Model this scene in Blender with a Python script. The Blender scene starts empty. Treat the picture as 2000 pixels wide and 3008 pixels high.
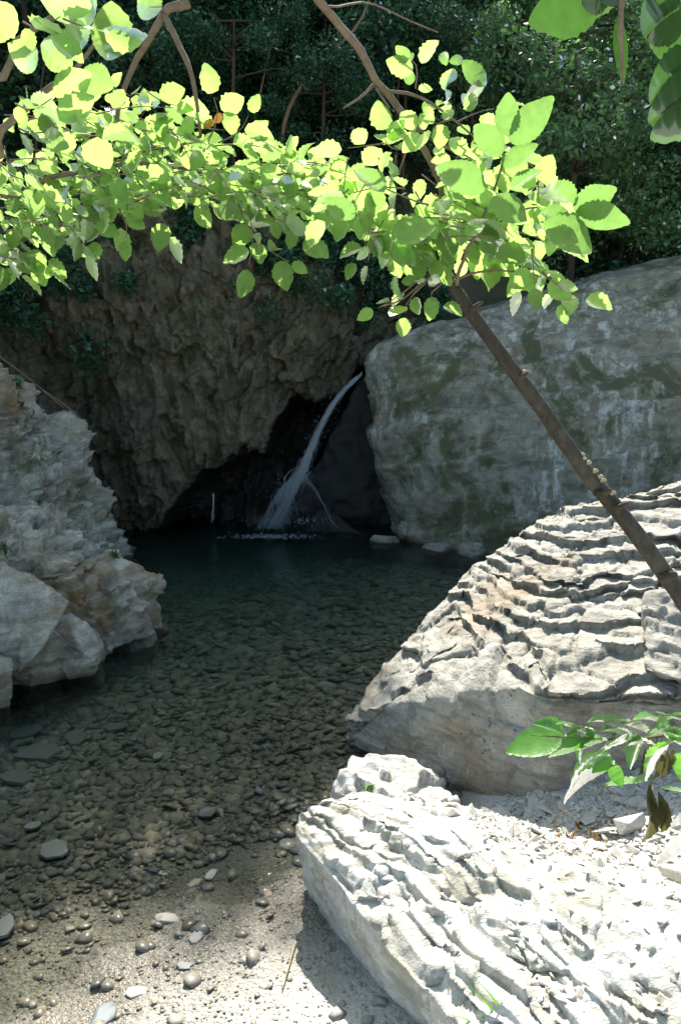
import bpy, bmesh, math, random
import numpy as np
from mathutils import Vector, Matrix

random.seed(7); rng = np.random.default_rng(7)
scene = bpy.context.scene
COL = scene.collection
R = math.radians

# ------------------------------------------------------------------ camera
H = 2.2; F = 2294.0; PITCH = R(12.4)
CP, SP = math.cos(PITCH), math.sin(PITCH)
cam_d = bpy.data.cameras.new('camera'); cam = bpy.data.objects.new('camera', cam_d)
COL.objects.link(cam); cam.location = (0, 0, H); cam.rotation_euler = (R(90)-PITCH, 0, 0)
cam_d.sensor_fit = 'VERTICAL'; cam_d.sensor_height = 24; cam_d.lens = 24*F/3008
cam_d.clip_start = 0.05; cam_d.clip_end = 2000
scene.camera = cam

def P(u, v, Y):
    """real-world point seen at source pixel (u,v) lying at distance Y ahead"""
    a = (u-1000)/F; b = (1504-v)/F
    dy = CP + b*SP; dz = -SP + b*CP
    t = Y/dy
    return (a*t, Y, H+dz*t)
def G(u, v, z=0.0):
    a = (u-1000)/F; b = (1504-v)/F
    dy = CP + b*SP; dz = -SP + b*CP
    t = (z-H)/dz
    return (a*t, dy*t, z)

# ------------------------------------------------------------------ noise
def _hash(ix, iy, iz, seed):
    with np.errstate(over='ignore'):
        h = (ix.astype(np.uint32)*np.uint32(374761393) + iy.astype(np.uint32)*np.uint32(668265263)
             + iz.astype(np.uint32)*np.uint32(2147483647) + np.uint32((seed*974634777) & 0xffffffff))
        h = (h ^ (h >> np.uint32(13)))*np.uint32(1274126177)
        h = (h ^ (h >> np.uint32(16)))*np.uint32(2246822519)
        h = h ^ (h >> np.uint32(15))
    return h.astype(np.float64)/4294967295.0
def vnoise(p, seed=0):
    p = np.asarray(p, dtype=np.float64)
    i = np.floor(p).astype(np.int64); f = p-i
    f = f*f*f*(f*(f*6-15)+10)
    i = i & 0xffffffff
    X, Y, Z = i[:, 0], i[:, 1], i[:, 2]
    fx, fy, fz = f[:, 0], f[:, 1], f[:, 2]
    r = 0
    for dx in (0, 1):
        wx = fx if dx else 1-fx
        for dy in (0, 1):
            wy = fy if dy else 1-fy
            for dz in (0, 1):
                wz = fz if dz else 1-fz
                r = r + wx*wy*wz*_hash(X+dx, Y+dy, Z+dz, seed)
    return r*2-1
def fbm(p, oct=4, seed=0, gain=.5):
    p = np.asarray(p, dtype=np.float64); a = 1; s = 0; n = 0
    for k in range(oct):
        s = s+a*vnoise(p*(2.03**k)+k*17.3, seed+k); n += a; a *= gain
    return s/n
def ridged(p, oct=4, seed=0):
    p = np.asarray(p, dtype=np.float64); a = 1; s = 0; n = 0
    for k in range(oct):
        s = s+a*(1-2*np.abs(vnoise(p*(2.1**k)+k*11.1, seed+k))); n += a; a *= .5
    return s/n
def cells(p, seed=0):
    """voronoi-like: random value of nearest cell and distance gap to second"""
    p = np.asarray(p, dtype=np.float64); i = np.floor(p).astype(np.int64)
    best = np.full(len(p), 9.); sec = np.full(len(p), 9.); val = np.zeros(len(p))
    for dx in (-1, 0, 1):
        for dy in (-1, 0, 1):
            for dz in (-1, 0, 1):
                j = (i+np.array([dx, dy, dz])); jj = j & 0xffffffff
                hx = _hash(jj[:, 0], jj[:, 1], jj[:, 2], seed); hy = _hash(jj[:, 0], jj[:, 1], jj[:, 2], seed+1)
                hz = _hash(jj[:, 0], jj[:, 1], jj[:, 2], seed+2)
                q = j+np.stack([hx, hy, hz], 1)
                d = np.linalg.norm(q-p, axis=1)
                m = d < best
                sec = np.where(m, best, np.minimum(sec, d))
                val = np.where(m, _hash(jj[:, 0], jj[:, 1], jj[:, 2], seed+3), val)
                best = np.where(m, d, best)
    return val, sec-best
def facets(p, seed=0, tilt=1.0):
    '''voronoi blocks, each a randomly offset and tilted plane: angular fractured rock (-.5...5 plus tilt)'''
    p = np.asarray(p, dtype=np.float64); i = np.floor(p).astype(np.int64)
    best = np.full(len(p), 9.); out = np.zeros(len(p))
    for dx in (-1, 0, 1):
        for dy in (-1, 0, 1):
            for dz in (-1, 0, 1):
                j = (i+np.array([dx, dy, dz])); jj = j & 0xffffffff
                hh = [_hash(jj[:, 0], jj[:, 1], jj[:, 2], seed+k) for k in range(6)]
                dl = p-(j+np.stack(hh[:3], 1)); d = np.linalg.norm(dl, axis=1); m = d < best
                val = hh[3]-.5+tilt*(dl[:, 0]*(hh[4]-.5)+dl[:, 2]*(hh[5]-.5)+dl[:, 1]*(hh[4]+hh[5]-1))
                out = np.where(m, val, out); best = np.where(m, d, best)
    return out
def sstep(a, b, x):
    t = np.clip((x-a)/(b-a), 0, 1); return t*t*(3-2*t)

# ------------------------------------------------------------------ object helpers
def tag(o, label=None, cat=None, group=None, kind=None):
    if label: o['label'] = label
    if cat: o['category'] = cat
    if group: o['group'] = group
    if kind: o['kind'] = kind
    return o
def link(o, parent=None):
    COL.objects.link(o)
    if parent is not None: o.parent = parent
    return o
def empty(name, loc=(0, 0, 0)):
    o = bpy.data.objects.new(name, None); o.location = loc; o.empty_display_size = .1
    return link(o)
def mesh_from(name, V, Fc, mat, smooth=True):
    me = bpy.data.meshes.new(name)
    V = np.asarray(V, dtype=np.float64)
    if isinstance(Fc, np.ndarray):
        k = Fc.shape[1]; n = len(Fc)
        me.vertices.add(len(V)); me.vertices.foreach_set('co', V.astype(np.float32).ravel())
        me.loops.add(n*k); me.loops.foreach_set('vertex_index', Fc.astype(np.int32).ravel())
        me.polygons.add(n); me.polygons.foreach_set('loop_start', np.arange(0, n*k, k, dtype=np.int32))
        me.update(calc_edges=True); me.validate()
    else:
        me.from_pydata([tuple(v) for v in V], [], [tuple(f) for f in Fc]); me.update()
    me.materials.append(mat)
    if smooth: me.polygons.foreach_set('use_smooth', np.ones(len(me.polygons), dtype=bool))
    me.update()
    return me
def mobj(name, V, Fc, mat, parent=None, smooth=True, origin=None):
    V = np.asarray(V, dtype=np.float64)
    if parent is not None: V = V-np.array(parent.matrix_world.translation if parent.parent else parent.location)
    elif origin is not None: V = V-np.array(origin)
    o = bpy.data.objects.new(name, mesh_from(name, V, Fc, mat, smooth))
    if origin is not None and parent is None: o.location = origin
    return link(o, parent)
def dup(o, loc, rot=None, scale=None):
    c = o.copy(); link(c); c.location = loc
    if rot: c.rotation_euler = rot
    if scale: c.scale = scale
    for ch in o.children:
        d = ch.copy(); COL.objects.link(d); d.parent = c
    return c

class Tubes:
    def __init__(s): s.V = []; s.F = []; s.n = 0
    def add(s, pts, radii, sides=7, wob=0.0):
        pts = [Vector(p) for p in pts]; k = len(pts)
        if not hasattr(radii, '__len__'): radii = [radii]*k
        up = Vector((.13, .31, .94)); base = s.n
        for i, p in enumerate(pts):
            t = (pts[min(i+1, k-1)]-pts[max(i-1, 0)])
            if t.length < 1e-9: t = Vector((0, 0, 1))
            t.normalize(); a = t.cross(up)
            if a.length < .05: a = t.cross(Vector((1, 0, 0)))
            a.normalize(); b = t.cross(a)
            for j in range(sides):
                an = 2*math.pi*j/sides; r = radii[i]*(1+random.uniform(-wob, wob))
                s.V.append(tuple(p+a*math.cos(an)*r+b*math.sin(an)*r))
        for i in range(k-1):
            for j in range(sides):
                a0 = base+i*sides+j; a1 = base+i*sides+(j+1) % sides
                s.F.append((a0, a1, a1+sides, a0+sides))
        s.V.append(tuple(pts[0])); s.V.append(tuple(pts[-1])); c0 = base+k*sides; c1 = c0+1
        for j in range(sides):
            s.F.append((c0, base+(j+1) % sides, base+j)); l = base+(k-1)*sides
            s.F.append((c1, l+j, l+(j+1) % sides))
        s.n = len(s.V)
    def build(s, name, mat, parent=None): return mobj(name, s.V, s.F, mat, parent)

def spline(pts, n):
    """Catmull-Rom resample"""
    pts = [np.array(p, dtype=float) for p in pts]
    if len(pts) == 2: return [pts[0]+(pts[1]-pts[0])*t for t in np.linspace(0, 1, n)]
    q = [2*pts[0]-pts[1]]+pts+[2*pts[-1]-pts[-2]]; out = []
    for t in np.linspace(0, len(pts)-1-1e-6, n):
        i = int(t); f = t-i; a, b, c, d = q[i:i+4]
        out.append(.5*((2*b)+(-a+c)*f+(2*a-5*b+4*c-d)*f*f+(-a+3*b-3*c+d)*f**3))
    return out

# ------------------------------------------------------------------ materials
def new_mat(name):
    m = bpy.data.materials.new(name); m.use_nodes = True
    nt = m.node_tree; nt.nodes.clear()
    out = nt.nodes.new('ShaderNodeOutputMaterial')
    return m, nt, out
class N:
    def __init__(s, nt): s.nt = nt
    def __call__(s, typ, **kw):
        n = s.nt.nodes.new(typ)
        for k, v in kw.items():
            if k.startswith('i_'):
                key = k[2:]; key = int(key) if key.isdigit() else key.replace('_', ' ')
                if isinstance(v, bpy.types.NodeSocket): s.nt.links.new(v, n.inputs[key])
                else: n.inputs[key].default_value = v
            else: setattr(n, k, v)
        return n
    def coords(s, scale=(1, 1, 1), rot=(0, 0, 0), kind='Object'):
        tc = s('ShaderNodeTexCoord'); mp = s('ShaderNodeMapping')
        mp.inputs['Scale'].default_value = scale; mp.inputs['Rotation'].default_value = rot
        s.nt.links.new(tc.outputs[kind], mp.inputs['Vector']); return mp.outputs[0]
    def noise(s, vec, scale, detail=6, rough=.6, dist=0.0):
        n = s('ShaderNodeTexNoise'); n.inputs['Scale'].default_value = scale; n.inputs['Detail'].default_value = detail
        n.inputs['Roughness'].default_value = rough; n.inputs['Distortion'].default_value = dist
        s.nt.links.new(vec, n.inputs['Vector']); return n.outputs['Fac']
    def ramp(s, fac, stops):
        r = s('ShaderNodeValToRGB'); e = r.color_ramp.elements
        while len(e) < len(stops): e.new(.5)
        for x, (pos, c) in zip(e, stops):
            x.position = pos; x.color = (c, c, c, 1) if not hasattr(c, '__len__') else (*c, 1)
        s.nt.links.new(fac, r.inputs[0]); return r.outputs[0]
    def mix(s, fac, a, b, mode='MIX'):
        m = s('ShaderNodeMix', data_type='RGBA', blend_type=mode)
        for k, v in ((0, fac), (6, a), (7, b)):
            if isinstance(v, bpy.types.NodeSocket): s.nt.links.new(v, m.inputs[k])
            else: m.inputs[k].default_value = v if k == 0 or len(v) == 4 else (*v, 1)
        return m.outputs[2]
    def math(s, op, a, b=0.0):
        m = s('ShaderNodeMath', operation=op)
        for k, v in ((0, a), (1, b)):
            if isinstance(v, bpy.types.NodeSocket): s.nt.links.new(v, m.inputs[k])
            else: m.inputs[k].default_value = v
        return m.outputs[0]

def rock_mat(name, light, dark, warm, moss=0.0, mosscol=(.05, .07, .02), streak=0.0, streakcol=(.3, .31, .29), rot=(0, 0, 0),
             strata=(1, 1, 9), bump=.35, stain=0.0, pits=0.0, rough=.8, wet=0.0, fine=60, banded=.35, mscale=2.2):
    m, nt, out = new_mat(name); n = N(nt)
    v = n.coords(); vs = n.coords(scale=strata, rot=rot)
    big = n.noise(v, 1.7, 5, .6, .4); med = n.noise(v, 9, 8, .65, .3); st = n.noise(vs, 2.2, 8, .7, .5); fi = n.noise(v, fine, 6, .7)
    c = n.mix(n.ramp(med, [(.3, 0), (.7, 1)]), dark, light)
    c = n.mix(n.math('MULTIPLY', n.ramp(big, [(.4, 0), (.62, 1)]), .55), c, warm)
    c = n.mix(n.math('MULTIPLY', n.ramp(st, [(.38, 1), (.52, 0)]), banded), c, tuple(x*.45 for x in dark))
    c = n.mix(n.ramp(fi, [(.25, .45), (.5, 0)]), c, tuple(x*.5 for x in dark))
    if streak > 0:
        sv = n.coords(scale=(5, 5, .55)); s1 = n.noise(sv, 2.0, 7, .7, .3)
        patch = n.noise(v, 1.1, 4, .6, .4)
        f = n.math('MULTIPLY', n.ramp(s1, [(.5, 0), (.6, 1)]), n.ramp(patch, [(.42, 0), (.55, 1)]))
        c = n.mix(n.math('MULTIPLY', f, streak), c, streakcol)
    if stain > 0:
        s2 = n.noise(v, .9, 4, .6, .2)
        c = n.mix(n.math('MULTIPLY', n.ramp(s2, [(.54, 0), (.66, 1)]), stain), c, (.22, .12, .035))
    if moss > 0:
        mo = n.noise(v, mscale, 7, .68, .6); geo = n('ShaderNodeNewGeometry')
        f = n.ramp(mo, [(.5, 0), (.58, 1)])
        c = n.mix(n.math('MULTIPLY', f, moss), c, mosscol)
    lb_ = n.noise(v, 5.5, 9, .72, .4)
    c = n.mix(n.ramp(lb_, [(.53, 0), (.60, .55)]), c, tuple(x*.55 for x in dark))
    c = n.mix(n.ramp(lb_, [(.36, .5), (.44, 0)]), c, tuple(min(x*1.25, .8) for x in light))
    if pits > 0:
        vo = n.noise(v, 34, 3, .6, .8)
        f = n.math('MULTIPLY', n.ramp(vo, [(.62, 0), (.68, 1)]), n.ramp(n.noise(v, 4, 4), [(.46, 0), (.56, 1)]))
        c = n.mix(n.math('MULTIPLY', f, pits), c, (.03, .027, .02))
    p = n('ShaderNodeBsdfPrincipled', i_Roughness=rough); nt.links.new(c, p.inputs['Base Color'])
    p.inputs['Specular IOR Level'].default_value = .35
    if wet > 0:
        z = n('ShaderNodeSeparateXYZ', i_0=n('ShaderNodeNewGeometry').outputs['Position']).outputs[2]
        w = n.ramp(n.math('ADD', n.math('MULTIPLY', z, 2.5), n.math('MULTIPLY', med, .3)), [(.12, 1), (.34, 0)])
        c2 = n.mix(n.math('MULTIPLY', w, wet), c, tuple(x*.35 for x in dark)); nt.links.new(c2, p.inputs['Base Color'])
        nt.links.new(n.math('SUBTRACT', rough, n.math('MULTIPLY', w, .45)), p.inputs['Roughness'])
    hgt = n.math('ADD', n.math('ADD', n.math('MULTIPLY', st, .9), n.math('MULTIPLY', med, .8)), n.math('MULTIPLY', fi, .3))
    b = n('ShaderNodeBump', i_Strength=bump, i_Distance=.03); nt.links.new(hgt, b.inputs['Height'])
    nt.links.new(b.outputs[0], p.inputs['Normal']); nt.links.new(p.outputs[0], out.inputs[0])
    return m
def simple_mat(name, col, col2=None, scale=20, rough=.8, bump=.2, spec=.3):
    m, nt, out = new_mat(name); n = N(nt); v = n.coords()
    p = n('ShaderNodeBsdfPrincipled', i_Roughness=rough); p.inputs['Specular IOR Level'].default_value = spec
    f = n.noise(v, scale, 6, .65)
    nt.links.new(n.mix(n.ramp(f, [(.3, 0), (.7, 1)]), col, col2 or tuple(x*.6 for x in col)), p.inputs['Base Color'])
    b = n('ShaderNodeBump', i_Strength=bump, i_Distance=.01); nt.links.new(f, b.inputs['Height']); nt.links.new(b.outputs[0], p.inputs['Normal'])
    nt.links.new(p.outputs[0], out.inputs[0]); return m
def leaf_mat(name, refl, trans, tmix=.5, gloss=.12, rough=.35, var=.35, island=True, vein=True):
    m, nt, out = new_mat(name); n = N(nt)
    v = n.coords()
    if island: rnd = n('ShaderNodeNewGeometry').outputs['Random Per Island']
    else: rnd = n('ShaderNodeObjectInfo').outputs['Random']
    k = n.math('ADD', n.math('MULTIPLY', rnd, var*2), 1-var)
    blot = n.ramp(n.noise(v, 45, 4), [(.3, .82), (.6, 1.0)])
    kk = n.mix(1.0, blot, n('ShaderNodeCombineColor', i_0=k, i_1=k, i_2=k).outputs[0], 'MULTIPLY')
    a = n.mix(1.0, refl, kk, 'MULTIPLY'); b = n.mix(1.0, trans, kk, 'MULTIPLY')
    d = n('ShaderNodeBsdfDiffuse', i_Color=a); t = n('ShaderNodeBsdfTranslucent', i_Color=b)
    g = n('ShaderNodeBsdfGlossy', i_Roughness=rough, i_Color=(1, 1, 1, 1))
    mx = n('ShaderNodeMixShader', i_0=tmix, i_1=d.outputs[0], i_2=t.outputs[0])
    fr = n('ShaderNodeFresnel', i_IOR=1.4)
    m2 = n('ShaderNodeMixShader', i_0=n.math('MULTIPLY', fr.outputs[0], gloss*4), i_1=mx.outputs[0], i_2=g.outputs[0])
    bp = n('ShaderNodeBump', i_Strength=.25, i_Distance=.004, i_Height=n.noise(v, 90, 3)); 
    for q in (d, t, g): nt.links.new(bp.outputs[0], q.inputs['Normal'])
    nt.links.new(m2.outputs[0], out.inputs[0]); return m

M = {}
M['sunrock'] = rock_mat('layered_limestone', (.46, .44, .385), (.24, .225, .19), (.31, .285, .225), stain=.5, pits=.8, strata=(1, 1, 12), wet=.75, bump=.8, banded=.45)
M['slab'] = rock_mat('pale_slab_stone', (.72, .70, .65), (.44, .42, .37), (.58, .54, .46), moss=.3, mosscol=(.22, .19, .07), strata=(1, 5, 9), rot=(.3, .2, .4), bump=.75, banded=.35, mscale=5)
M['left'] = rock_mat('grey_bedded_rock', (.48, .47, .42), (.17, .16, .13), (.25, .19, .105), moss=.25, stain=.75, strata=(1, 1, 10), wet=.15, bump=.6, banded=.4)
M['cliff'] = rock_mat('dark_weathered_cliff', (.20, .17, .11), (.05, .043, .03), (.11, .10, .052), moss=.6, mosscol=(.05, .055, .022), strata=(6, 4, 1.4), rot=(0, .15, 0), bump=.9, wet=.7, banded=.5, fine=35)
M['big'] = rock_mat('mossy_grey_rock', (.31, .29, .235), (.14, .13, .10), (.21, .175, .10), moss=.9, mosscol=(.065, .07, .025), streak=.8, streakcol=(.50, .49, .44), strata=(1, 1, 7), rot=(0, -.12, 0), bump=.4, wet=.4, banded=.4, mscale=1.5)
M['shelf'] = rock_mat('brown_shelf_rock', (.22, .17, .12), (.12, .09, .07), (.2, .13, .09), moss=.4, bump=.4)
M['cave'] = rock_mat('wet_rock_painted_shade', (.022, .018, .014), (.008, .007, .006), (.018, .014, .01), bump=.8, rough=.6, strata=(2, 2, 2))  # wet rock, near-black albedo stands in for the hollow's deep shade
M['bark'] = simple_mat('bark', (.085, .062, .042), (.03, .024, .017), 45, .85, .5)
M['bark_pale'] = simple_mat('pale_bark', (.22, .16, .11), (.12, .09, .06), 50, .8, .3)
M['dry'] = simple_mat('dry_stalk', (.45, .38, .22), (.28, .22, .12), 40, .8, .2)
def bark_mat():
    m, nt, out = new_mat('ridged_bark'); n = N(nt)
    v = n.coords(scale=(1, 1, .25), rot=(0, -.62, 0)); v0 = n.coords()
    f = n.noise(v, 55, 6, .7, .6); g_ = n.noise(v0, 7, 5, .6)
    c = n.mix(n.ramp(f, [(.35, 0), (.65, 1)]), (.012, .010, .008), (.055, .043, .030)); c = n.mix(n.ramp(g_, [(.52, 0), (.62, .4)]), c, (.09, .09, .065))
    p = n('ShaderNodeBsdfPrincipled', i_Roughness=.85); nt.links.new(c, p.inputs['Base Color'])
    b = n('ShaderNodeBump', i_Strength=.8, i_Distance=.006, i_Height=f); nt.links.new(b.outputs[0], p.inputs['Normal']); nt.links.new(p.outputs[0], out.inputs[0]); return m
M['trunk'] = bark_mat()
M['lichen'] = simple_mat('lichen', (.42, .38, .28), (.3, .25, .14), 90, .9, .4)

# ------------------------------------------------------------------ rock builder
def hull_rock(name, hulls, voxel, mat, disp, smooth=4, label=None, cat='rock', group=None, parent=None, origin=None, post=.5):
    bm = bmesh.new()
    for pts in hulls:
        vs = [bm.verts.new(p) for p in pts]
        r = bmesh.ops.convex_hull(bm, input=vs)
        junk = [g for g in r['geom_interior'] if isinstance(g, bmesh.types.BMVert)]
        junk += [v for v in vs if v.is_valid and not v.link_faces]
        if junk: bmesh.ops.delete(bm, geom=list({j for j in junk if j.is_valid}), context='VERTS')
    bmesh.ops.recalc_face_normals(bm, faces=bm.faces)
    me = bpy.data.meshes.new('t'); bm.to_mesh(me); bm.free()
    o = bpy.data.objects.new('t', me); COL.objects.link(o)
    md = o.modifiers.new('r', 'REMESH'); md.mode = 'VOXEL'; md.voxel_size = voxel; md.adaptivity = 0
    dg = bpy.context.evaluated_depsgraph_get(); dg.update()
    m2 = bpy.data.meshes.new_from_object(o.evaluated_get(dg))
    bpy.data.objects.remove(o); bpy.data.meshes.remove(me)
    nv = len(m2.vertices); co = np.empty(nv*3); m2.vertices.foreach_get('co', co); co = co.reshape(-1, 3)
    ne = len(m2.edges); ed = np.empty(ne*2, dtype=np.int32); m2.edges.foreach_get('vertices', ed); ed = ed.reshape(-1, 2)
    deg = np.bincount(ed.ravel(), minlength=nv).astype(float)
    def nrm(c):
        m2.vertices.foreach_set('co', c.ravel()); m2.update()
        a = np.empty(nv*3); m2.vertex_normals.foreach_get('vector', a); return a.reshape(-1, 3)
    def lap(c, it):
        for _ in range(it):
            s = np.zeros_like(c)
            for k in range(3):
                s[:, k] = np.bincount(ed[:, 0], c[ed[:, 1], k], nv)+np.bincount(ed[:, 1], c[ed[:, 0], k], nv)
            c = c*.4+.6*s/deg[:, None]
        return c
    co = lap(co, smooth)
    co = disp(co, nrm)
    if post: c2 = lap(co, 1); co = co*(1-post)+c2*post
    if origin is None: origin = (co[:, 0].mean(), co[:, 1].mean(), co[:, 2].min())
    if parent is not None: co = co-np.array(parent.location)
    else: co = co-np.array(origin)
    m2.vertices.foreach_set('co', co.ravel()); m2.materials.clear(); m2.materials.append(mat)
    m2.polygons.foreach_set('use_smooth', np.ones(len(m2.polygons), dtype=bool)); m2.update(); m2.name = name
    o = bpy.data.objects.new(name, m2); link(o, parent)
    if parent is None: o.location = origin
    if label: tag(o, label, cat, group)
    return o

def lipf(f, fl):
    return np.where(f < fl, 1-2*f/fl, -1+2*sstep(fl, 1.0, f))
def layer_push(c, i, sx=1.4, seed=0):
    '''irregular in/out offset of every bed: a different noise along each layer'''
    q = np.stack([c[:, 0]*sx+i*3.71, c[:, 1]*sx+i*1.93, i*7.7+0*c[:, 0]], 1)
    return fbm(q, 3, seed)+.6*(_hash((i*13+5) & 0xffff, i*7 & 0xffff, i & 0xffff, seed)-.5)
def block_push(c, i, s=(3, 3), seed=0):
    '''every bed is broken into blocks that stand out or sit back by a random amount (0..1)'''
    j = .12*vnoise(c*6, seed+3)
    q = np.stack([c[:, 0]*s[0]+i*3.71+j, c[:, 1]*s[1]+i*1.93+j, i*7.0+.5+0*c[:, 0]], 1)
    v, g = cells(q, seed); return v-.5, g
def terrace(h, seed, lo, hi, tmin, tmax, flat=.72, keep=.15):
    r = np.random.default_rng(seed); b = [lo]
    while b[-1] < hi: b.append(b[-1]+r.uniform(tmin, tmax))
    b = np.array(b); i = np.clip(np.searchsorted(b, h)-1, 0, len(b)-2)
    f = np.clip((h-b[i])/(b[i+1]-b[i]), 0, 1)
    g = keep*f+(1-keep)*sstep(flat, 1.0, f)
    return b[i]+(b[i+1]-b[i])*g, i, f
# ------------------------------------------------------------------ ROCKS
LN = np.array([0, 0, 1.0]); LN /= np.linalg.norm(LN)
def disp_sunrock(c, nrm):
    n = nrm(c); c = c+n*(.045*fbm(c*1.6, 3, 3))[:, None]
    h = c[:, 2]-.48*np.minimum(c[:, 0], .7)-.15*np.maximum(c[:, 0]-.7, 0)+.03*c[:, 1]; w = .05*fbm(c*np.array([1.3, 1.3, .3]), 3, 11)+.012*fbm(c*6, 3, 12)
    cv, cg = cells(c*np.array([2.6, 2.0, .6])+.3*vnoise(c*3, 4)[:, None], 21)
    hw = h+w+(cv-.5)*.030+.012*fbm(c*np.array([9, 9, 3.]), 3, 16)+.008*fbm(c*np.array([14, 5, 3.]), 2, 14)
    FL = .88
    T, i, f = terrace(hw, 5, -2.3, 2.2, .028, .062, FL, .08)
    T2, i2, f2 = terrace(hw+.01, 9, -2.3, 2.2, .010, .022, .7, .2)
    lim = .30+.34*np.clip(c[:, 0]/.8, 0, 1)+.07*fbm(c*1.5, 2, 31)-.35*sstep(3.75, 4.0, c[:, 1])
    m = sstep(lim, lim+.04, c[:, 2])
    c = c+LN*((T-hw)*m+(T2-hw-.01)*m*.6)[:, None]
    out = np.array([-.35, -.94, 0.])
    c = c+out*((lipf(f, FL)*.024+.08*layer_push(c, i, 1.1, 5)*sstep(0, .12, f)*(1-sstep(.9, 1, f)))*m)[:, None]
    bp, bg_ = block_push(c, i, (2.8, 2.0), 92)
    c = c+out*((.075*bp*sstep(0, .08, f)*(1-sstep(.92, 1, f))-.015*(bg_ < .04))*m)[:, None]
    c = c+n*(.010*fbm(c*13, 4, 8)+.014*facets(c*np.array([8, 8, 16]), 17)+.006*fbm(c*np.array([14, 14, 60]), 3, 18)-.016*(cg < .035)*m)[:, None]
    rr = ridged(c*np.array([1.1, 1.1, 2.4]), 3, 77)
    c = c-n*((.025*sstep(.72, .9, rr)+.02*fbm(c*5, 3, 78)+.05*facets(c*np.array([1.8, 1.8, 2.6]), 79))*(1-m))[:, None]
    return c
pts = [P(1060, 2200, 3.9), P(1010, 2090, 4.05), P(1120, 1945, 4.35), P(1250, 1815, 4.6), P(1400, 1655, 4.9), P(1500, 1580, 4.95), P(1640, 1490, 5.05), P(2010, 1400, 5.05), P(2300, 1350, 5.0),
       P(1330, 2310, 3.55), P(1600, 2420, 3.18), P(2010, 2400, 3.05), P(2400, 2380, 3.0), P(1340, 2040, 3.62), P(1600, 2010, 3.28), P(2010, 2010, 3.12), P(2400, 2000, 3.05),
       P(1130, 2080, 3.9), (0.2, 4.5, -.6), (.7, 5.6, -.6), (3.2, 5.9, -.6), (.05, 4.0, -.5), (.6, 3.55, -.4), (3.0, 3.05, -.4), (3.2, 6.0, 1.2), (1.3, 5.6, .6)]
hull_rock('layered_boulder', [pts], .012, M['sunrock'], disp_sunrock, 8,
          'big sunlit boulder with stepped ledges sloping from the right edge down into the pool', 'boulder', post=.35)

def disp_block(c, nrm):
    n = nrm(c); c = c+n*(.012*fbm(c*8, 4, 3))[:, None]
    hw = c[:, 2]+.02*fbm(c*7, 3, 6)+.1*c[:, 0]; T, i, f = terrace(hw, 3, -.5, 2, .015, .07, .7, .3); bp, bg_ = block_push(c, i, (5, 5), 95)
    c = c+n*(.03*bp*sstep(0, .1, f)+.02*facets(c*6, 7))[:, None]; c[:, 2] += (T-hw)*.6
    return c+n*(.006*fbm(c*30, 3, 5))[:, None]
hull_rock('rock_block', [[P(1895, 1745, 3.6), P(1890, 1965, 3.2), P(2080, 2020, 3.0), P(2080, 1710, 3.6), P(2100, 1710, 4.4), P(1950, 1735, 4.4), P(1900, 1970, 4.0), P(2100, 2040, 4.0)]],
          .012, M['sunrock'], disp_block, 3, 'squarish upright rock block at the right edge where the leaning trunk crosses the ledges', 'rock')

# foreground slab: strata tilted, running from upper left to lower right
SN = np.array([-.72, -.42, .62]); SN /= np.linalg.norm(SN)
def disp_slab(c, nrm):
    n = nrm(c); c = c+n*(.03*fbm(c*2.2, 3, 3))[:, None]
    q = np.stack([c@np.array([.64, -.77, 0]), c@np.array([.77, .64, 0]), c[:, 2]], 1)
    h = c@SN; cv, cg = cells(q*np.array([4.5, 7., 5.])+.3*vnoise(c*4, 2)[:, None], 41)
    hw = h+.022*fbm(q*np.array([2.0, 4, 3]), 3, 13)+(cv-.5)*.05
    FL = .8
    T, i, f = terrace(hw, 8, -4, 3, .018, .085, FL, .12)
    bp, bg_ = block_push(q, i, (3.2, 4.5), 91)
    T2, i2, f2 = terrace(hw+.3, 18, -4, 3, .012, .028, .65, .2)
    near = sstep(1.45, 1.15, c[:, 0]*.72+c[:, 1]*.42+.16*fbm(c*1.8, 3, 60))
    m = (.10+.58*near)*(.34+.66*sstep(.15, .5, n[:, 2]))
    c = c+SN*((T-hw)*m+(T2-hw-.3)*m*.3)[:, None]
    out = np.array([-.75, -.6, .1])
    c = c+out*((.016*lipf(f, FL)+.06*bp*sstep(0, .06, f)*(1-sstep(.94, 1, f))-.02*(bg_ < .05))*m)[:, None]
    up = np.clip(n[:, 2], 0, 1)
    cv2, cg2 = cells(q*np.array([7, 13, 4.])+.3*vnoise(c*9, 3)[:, None], 51)
    c[:, 2] += up*(.020*facets(q*np.array([5, 9, 4.])+.3*vnoise(c*9, 3)[:, None], 52, 1.4)+.016*(cv2-.5)*sstep(-.2, .2, vnoise(c*2.1, 9))*(.6+.4*near)+.006*fbm(c*28, 3, 8))
    return c+n*(.006*fbm(c*18, 3, 9))[:, None]
slab = [P(868, 2440, 2.66), P(880, 2385, 2.75), P(950, 2335, 2.85), P(1100, 2325, 3.0), P(1250, 2350, 3.1), P(1400, 2385, 3.1), P(1600, 2440, 2.95), P(1800, 2500, 2.75), P(2050, 2600, 2.4), P(2300, 2700, 2.3),
        P(880, 2560, 2.80), P(905, 2650, 2.80), P(965, 2760, 2.64), P(1100, 2880, 2.46), P(1200, 3010, 2.30), P(1320, 3150, 2.1),
        P(1000, 2570, 2.48), P(1090, 2700, 2.22), P(1210, 2850, 1.97), P(1360, 3010, 1.78), P(1500, 3200, 1.6), P(2300, 3250, 1.45), P(1700, 2800, 1.95),
        (.2, 3.0, -.3), (2.0, 2.4, -.3), (.5, 2.45, -.3), (1.6, 1.95, -.3), (2, 1.5, -.3), (2.0, 1.25, .7)]
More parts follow.
